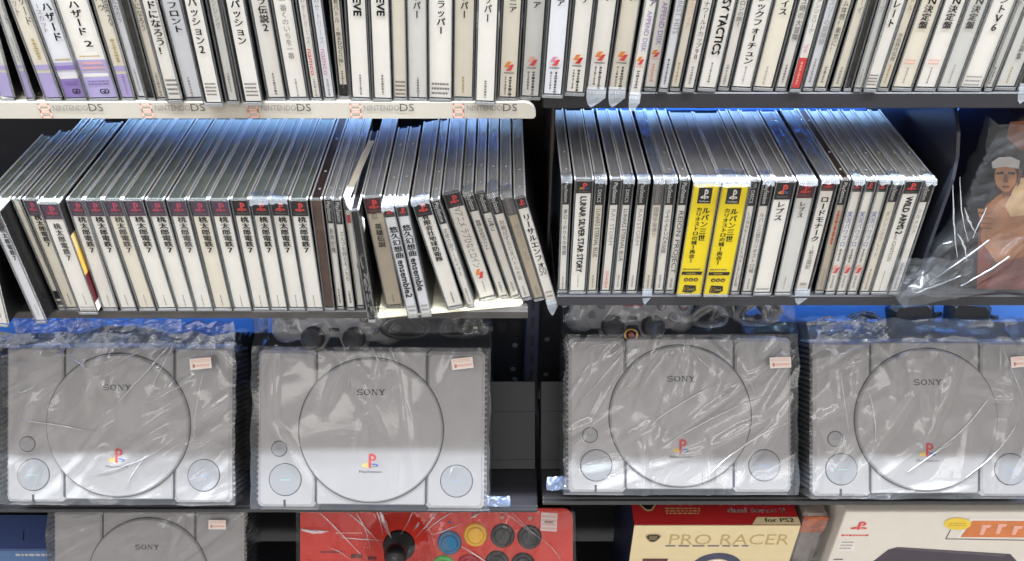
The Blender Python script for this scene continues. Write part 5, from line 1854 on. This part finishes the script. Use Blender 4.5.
bag_mesh(root, -.058, w + .01, 0, 0, 0, 0, 1) if False else None
# bag: a sheet wrapped round the front, gathered low on the left and spilling over the shelf edge
rng = random.Random(8)
cl = []
for k_ in range(34):
    a = rng.uniform(.15, 1.45)
    cl.append((rng.uniform(-.05, w * .5), rng.uniform(0, h), cos(a), sin(a), rng.uniform(.03, .09), rng.uniform(.003, .006), rng.uniform(.002, .005)))
mb = MB()
nu, nv = 60, 44
vs, fs = [], []
for j in range(nv + 1):
    v = j / nv
    for i in range(nu + 1):
        u = i / nu
        xl = -.022 - .040 * max(0, 1 - v / .45) ** 1.3 - .006 * noise.noise(Vector((v * 9, 1, 0)))
        x = xl + (w + .012 - xl) * u
        z = .0012 + (h - .004) * v
        lowl = max(0, 1 - v / .42) * max(0, 1 - u / .55)
        y = -.006 - .030 * lowl ** 1.2 - crease_h(cl, x, z) - .010 * abs(noise.noise(Vector((x * 22, z * 22, 4)))) * (1 if 0 < j else .4)
        if i == 0:
            y += .02
        vs.append((x, max(y, -.052), z))
for j in range(nv):
    for i in range(nu):
        q_ = j * (nu + 1) + i
        fs.append((q_, q_ + 1, q_ + nu + 2, q_ + nu + 1))
mb.add(vs, fs, M_BAG, smooth=True)
mb.build('plastic_bag', root)
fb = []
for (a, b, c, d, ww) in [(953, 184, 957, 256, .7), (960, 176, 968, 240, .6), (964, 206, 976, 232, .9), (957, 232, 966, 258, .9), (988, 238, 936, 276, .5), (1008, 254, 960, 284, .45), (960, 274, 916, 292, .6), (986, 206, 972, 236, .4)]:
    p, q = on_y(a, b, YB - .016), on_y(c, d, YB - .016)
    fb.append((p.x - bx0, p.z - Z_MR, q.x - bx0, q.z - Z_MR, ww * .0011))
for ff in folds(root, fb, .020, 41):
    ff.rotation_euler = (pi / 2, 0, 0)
bc = crumple(-.070, .0, .002, .046, 0, .011, 33, 16, 10, M_BAG, root, 'bag_corner')
bc.rotation_euler = (pi / 2, 0, 0)
bc.location = (0, -.016, 0)

# ------------------------------------------------------------------ bent white paper band and the art side of the slipcase
Yb_ = .640
mb = MB()
edge_pts = [(347, 196), (350, 205), (355, 214), (361.5, 219), (362, 228), (360, 245), (357.5, 268)]
wid = [6.5, 7, 6, 5.5, 6, 4.5, 1.5]
vs, fs = [], []
for (px, py), ww in zip(edge_pts, wid):
    a = on_y(px - ww * .5, py, Yb_ - .004)
    b = on_y(px + ww * .5, py, Yb_ + .000)
    vs += [a, b, b + Vector((0, .0008, 0)), a + Vector((0, .0008, 0))]
n = len(edge_pts)
for i in range(n - 1):
    for k_ in range(4):
        a, b = i * 4 + k_, i * 4 + (k_ + 1) % 4
        fs.append((a, b, b + 4, a + 4))
fs += [(3, 2, 1, 0), tuple(range(4 * n - 4, 4 * n))]
mb.add(vs, fs, PAPER['w'])
# its upper run lies back over the case tops
c = on_y(347, 196, Yb_ - .002)
mb.add([c + Vector((-.003, 0, 0)), c + Vector((.003, 0, 0)), c + Vector((.012, .10, .0015)), c + Vector((.008, .10, .0015)), c + Vector((.0065, .10, .0025)), c + Vector((-.003, 0, .001))], [(0, 1, 2, 3), (0, 3, 4, 5)], PAPER['c'])
tag(mb.build('paper_band'), 'bent white paper band over the black spined case with white script', 'paper band')
m3 = mid_l[4]
t3 = [c_ for c_ in m3.children if c_.name.startswith('case_shell')][0]
xs = max(v.co.x for v in t3.data.vertices)
mb = MB()
for (za, zb_, ink) in [(.004, .014, 'x'), (.014, .046, 'M'), (.046, .072, 'Y'), (.072, .090, 'g'), (.090, .122, 'k')]:
    mb.box((xs + .0001, .0004, za), (xs + .0005, .012, zb_), INK[ink])
mb.build('cover_art', m3)

# ------------------------------------------------------------------ light: the shop's ceiling strip, added glint lamps, shelf lamps and general brightness
bpy.data.objects.remove(_fo)


def lamp(name, loc, sx, sy, e, col_, rot=(0, 0, 0)):
    l = bpy.data.lights.new(name, 'AREA')
    l.shape = 'RECTANGLE'
    l.size, l.size_y = sx, sy
    l.energy = e
    l.color = col_
    o = bpy.data.objects.new(name, l)
    COL.objects.link(o)
    o.location = loc
    o.rotation_euler = rot
    return o


lamp('ceiling_strip_lamp', (0, .648 - .123 * 1.709, CAMZ + 1.2), 3.4, .05, 300, (.82, .91, 1.0))
for (x_, y_, z_, sx_, sy_, e_, r_) in ((-.85, -.55, 1.15, 1.0, .22, 4.5, 12), (.25, -.9, 1.2, 1.2, .20, 4.5, -6), (1.05, -.3, 1.2, 1.0, .22, 4.5, 25), (-.1, .0, 1.25, .9, .12, 2.5, 0)):  # unseen lamps, added so that the bags show glints
    lamp('added_glint_lamp', (x_, y_, CAMZ + z_), sx_, sy_, e_, (1.0, .96, .92), (atan2(.65 - y_, z_ + .6), 0, R(r_)))
for x_ in (-1.15, 1.25):  # two more added far back for glints on the folds
    lamp('added_glint_lamp', (x_, -2.4, CAMZ + 1.2), 1.3, .35, 5, (1.0, .96, .92), (R(55), 0, 0))
# slim bluish lamps under the shelves
xm = (X(530, 300, .8))
for (xa, xb_, z, e_, y_, r_, c_) in ((-.72, X(525, 110, .8), Z_TL, 1.3, .848, 4, (.34, .58, 1.0)), (X(560, 110, .8), .9, Z_TR, 2.0, .826, 4, (.34, .58, 1.0)),
                                  (-.72, X(305, 310, .8), Z_ML, 4.6, .815, 68, (.50, .72, 1.0)), (X(735, 310, .8), .9, Z_MR, 4.6, .815, 68, (.50, .72, 1.0))):
    o = lamp('shelf_strip_lamp', ((xa + xb_) / 2, y_, z - .0125), xb_ - xa, .008, e_ * (xb_ - xa), c_, (R(r_), 0, 0))
    if r_ < 20:
        o.data.spread = R(104)
w_ = bpy.data.worlds.new('shop')
SC.world = w_
w_.use_nodes = True
nt = w_.node_tree
bg = nt.nodes['Background']
tc = nt.nodes.new('ShaderNodeTexCoord')
sx = nt.nodes.new('ShaderNodeSeparateXYZ')
rp = nt.nodes.new('ShaderNodeValToRGB')
ma = nt.nodes.new('ShaderNodeMath')
ma.operation = 'MULTIPLY_ADD'
ma.inputs[1].default_value = .5
ma.inputs[2].default_value = .5
nt.links.new(tc.outputs['Generated'], sx.inputs[0])
nt.links.new(sx.outputs['Z'], ma.inputs[0])
nt.links.new(ma.outputs[0], rp.inputs[0])
e = rp.color_ramp.elements
e[0].position, e[0].color = .30, (.42, .39, .36, 1)
e[1].position, e[1].color = .95, (1.1, 1.12, 1.15, 1)
k_ = e.new(.52)
k_.color = (1.0, .95, .90, 1)
nz = nt.nodes.new('ShaderNodeTexNoise')
nz.inputs['Scale'].default_value = 3.2
nz.inputs['Detail'].default_value = 2
r2 = nt.nodes.new('ShaderNodeValToRGB')
r2.color_ramp.elements[0].position, r2.color_ramp.elements[0].color = .40, (.55, .55, .55, 1)
r2.color_ramp.elements[1].position, r2.color_ramp.elements[1].color = .62, (1.5, 1.5, 1.5, 1)
mx = nt.nodes.new('ShaderNodeMix')
mx.data_type = 'RGBA'
mx.blend_type = 'MULTIPLY'
mx.inputs['Factor'].default_value = 1
nt.links.new(tc.outputs['Generated'], nz.inputs['Vector'])
nt.links.new(nz.outputs['Fac'], r2.inputs[0])
nt.links.new(rp.outputs['Color'], mx.inputs['A'])
nt.links.new(r2.outputs['Color'], mx.inputs['B'])
nt.links.new(mx.outputs['Result'], bg.inputs['Color'])
bg.inputs['Strength'].default_value = .84
SC.view_settings.view_transform = 'Standard'
SC.view_settings.look = 'None'
SC.view_settings.gamma = 1
SC.view_settings.exposure = 0.0
SC.view_settings.use_curve_mapping = False
SC.cycles.transparent_max_bounces = 24
SC.cycles.max_bounces = 8
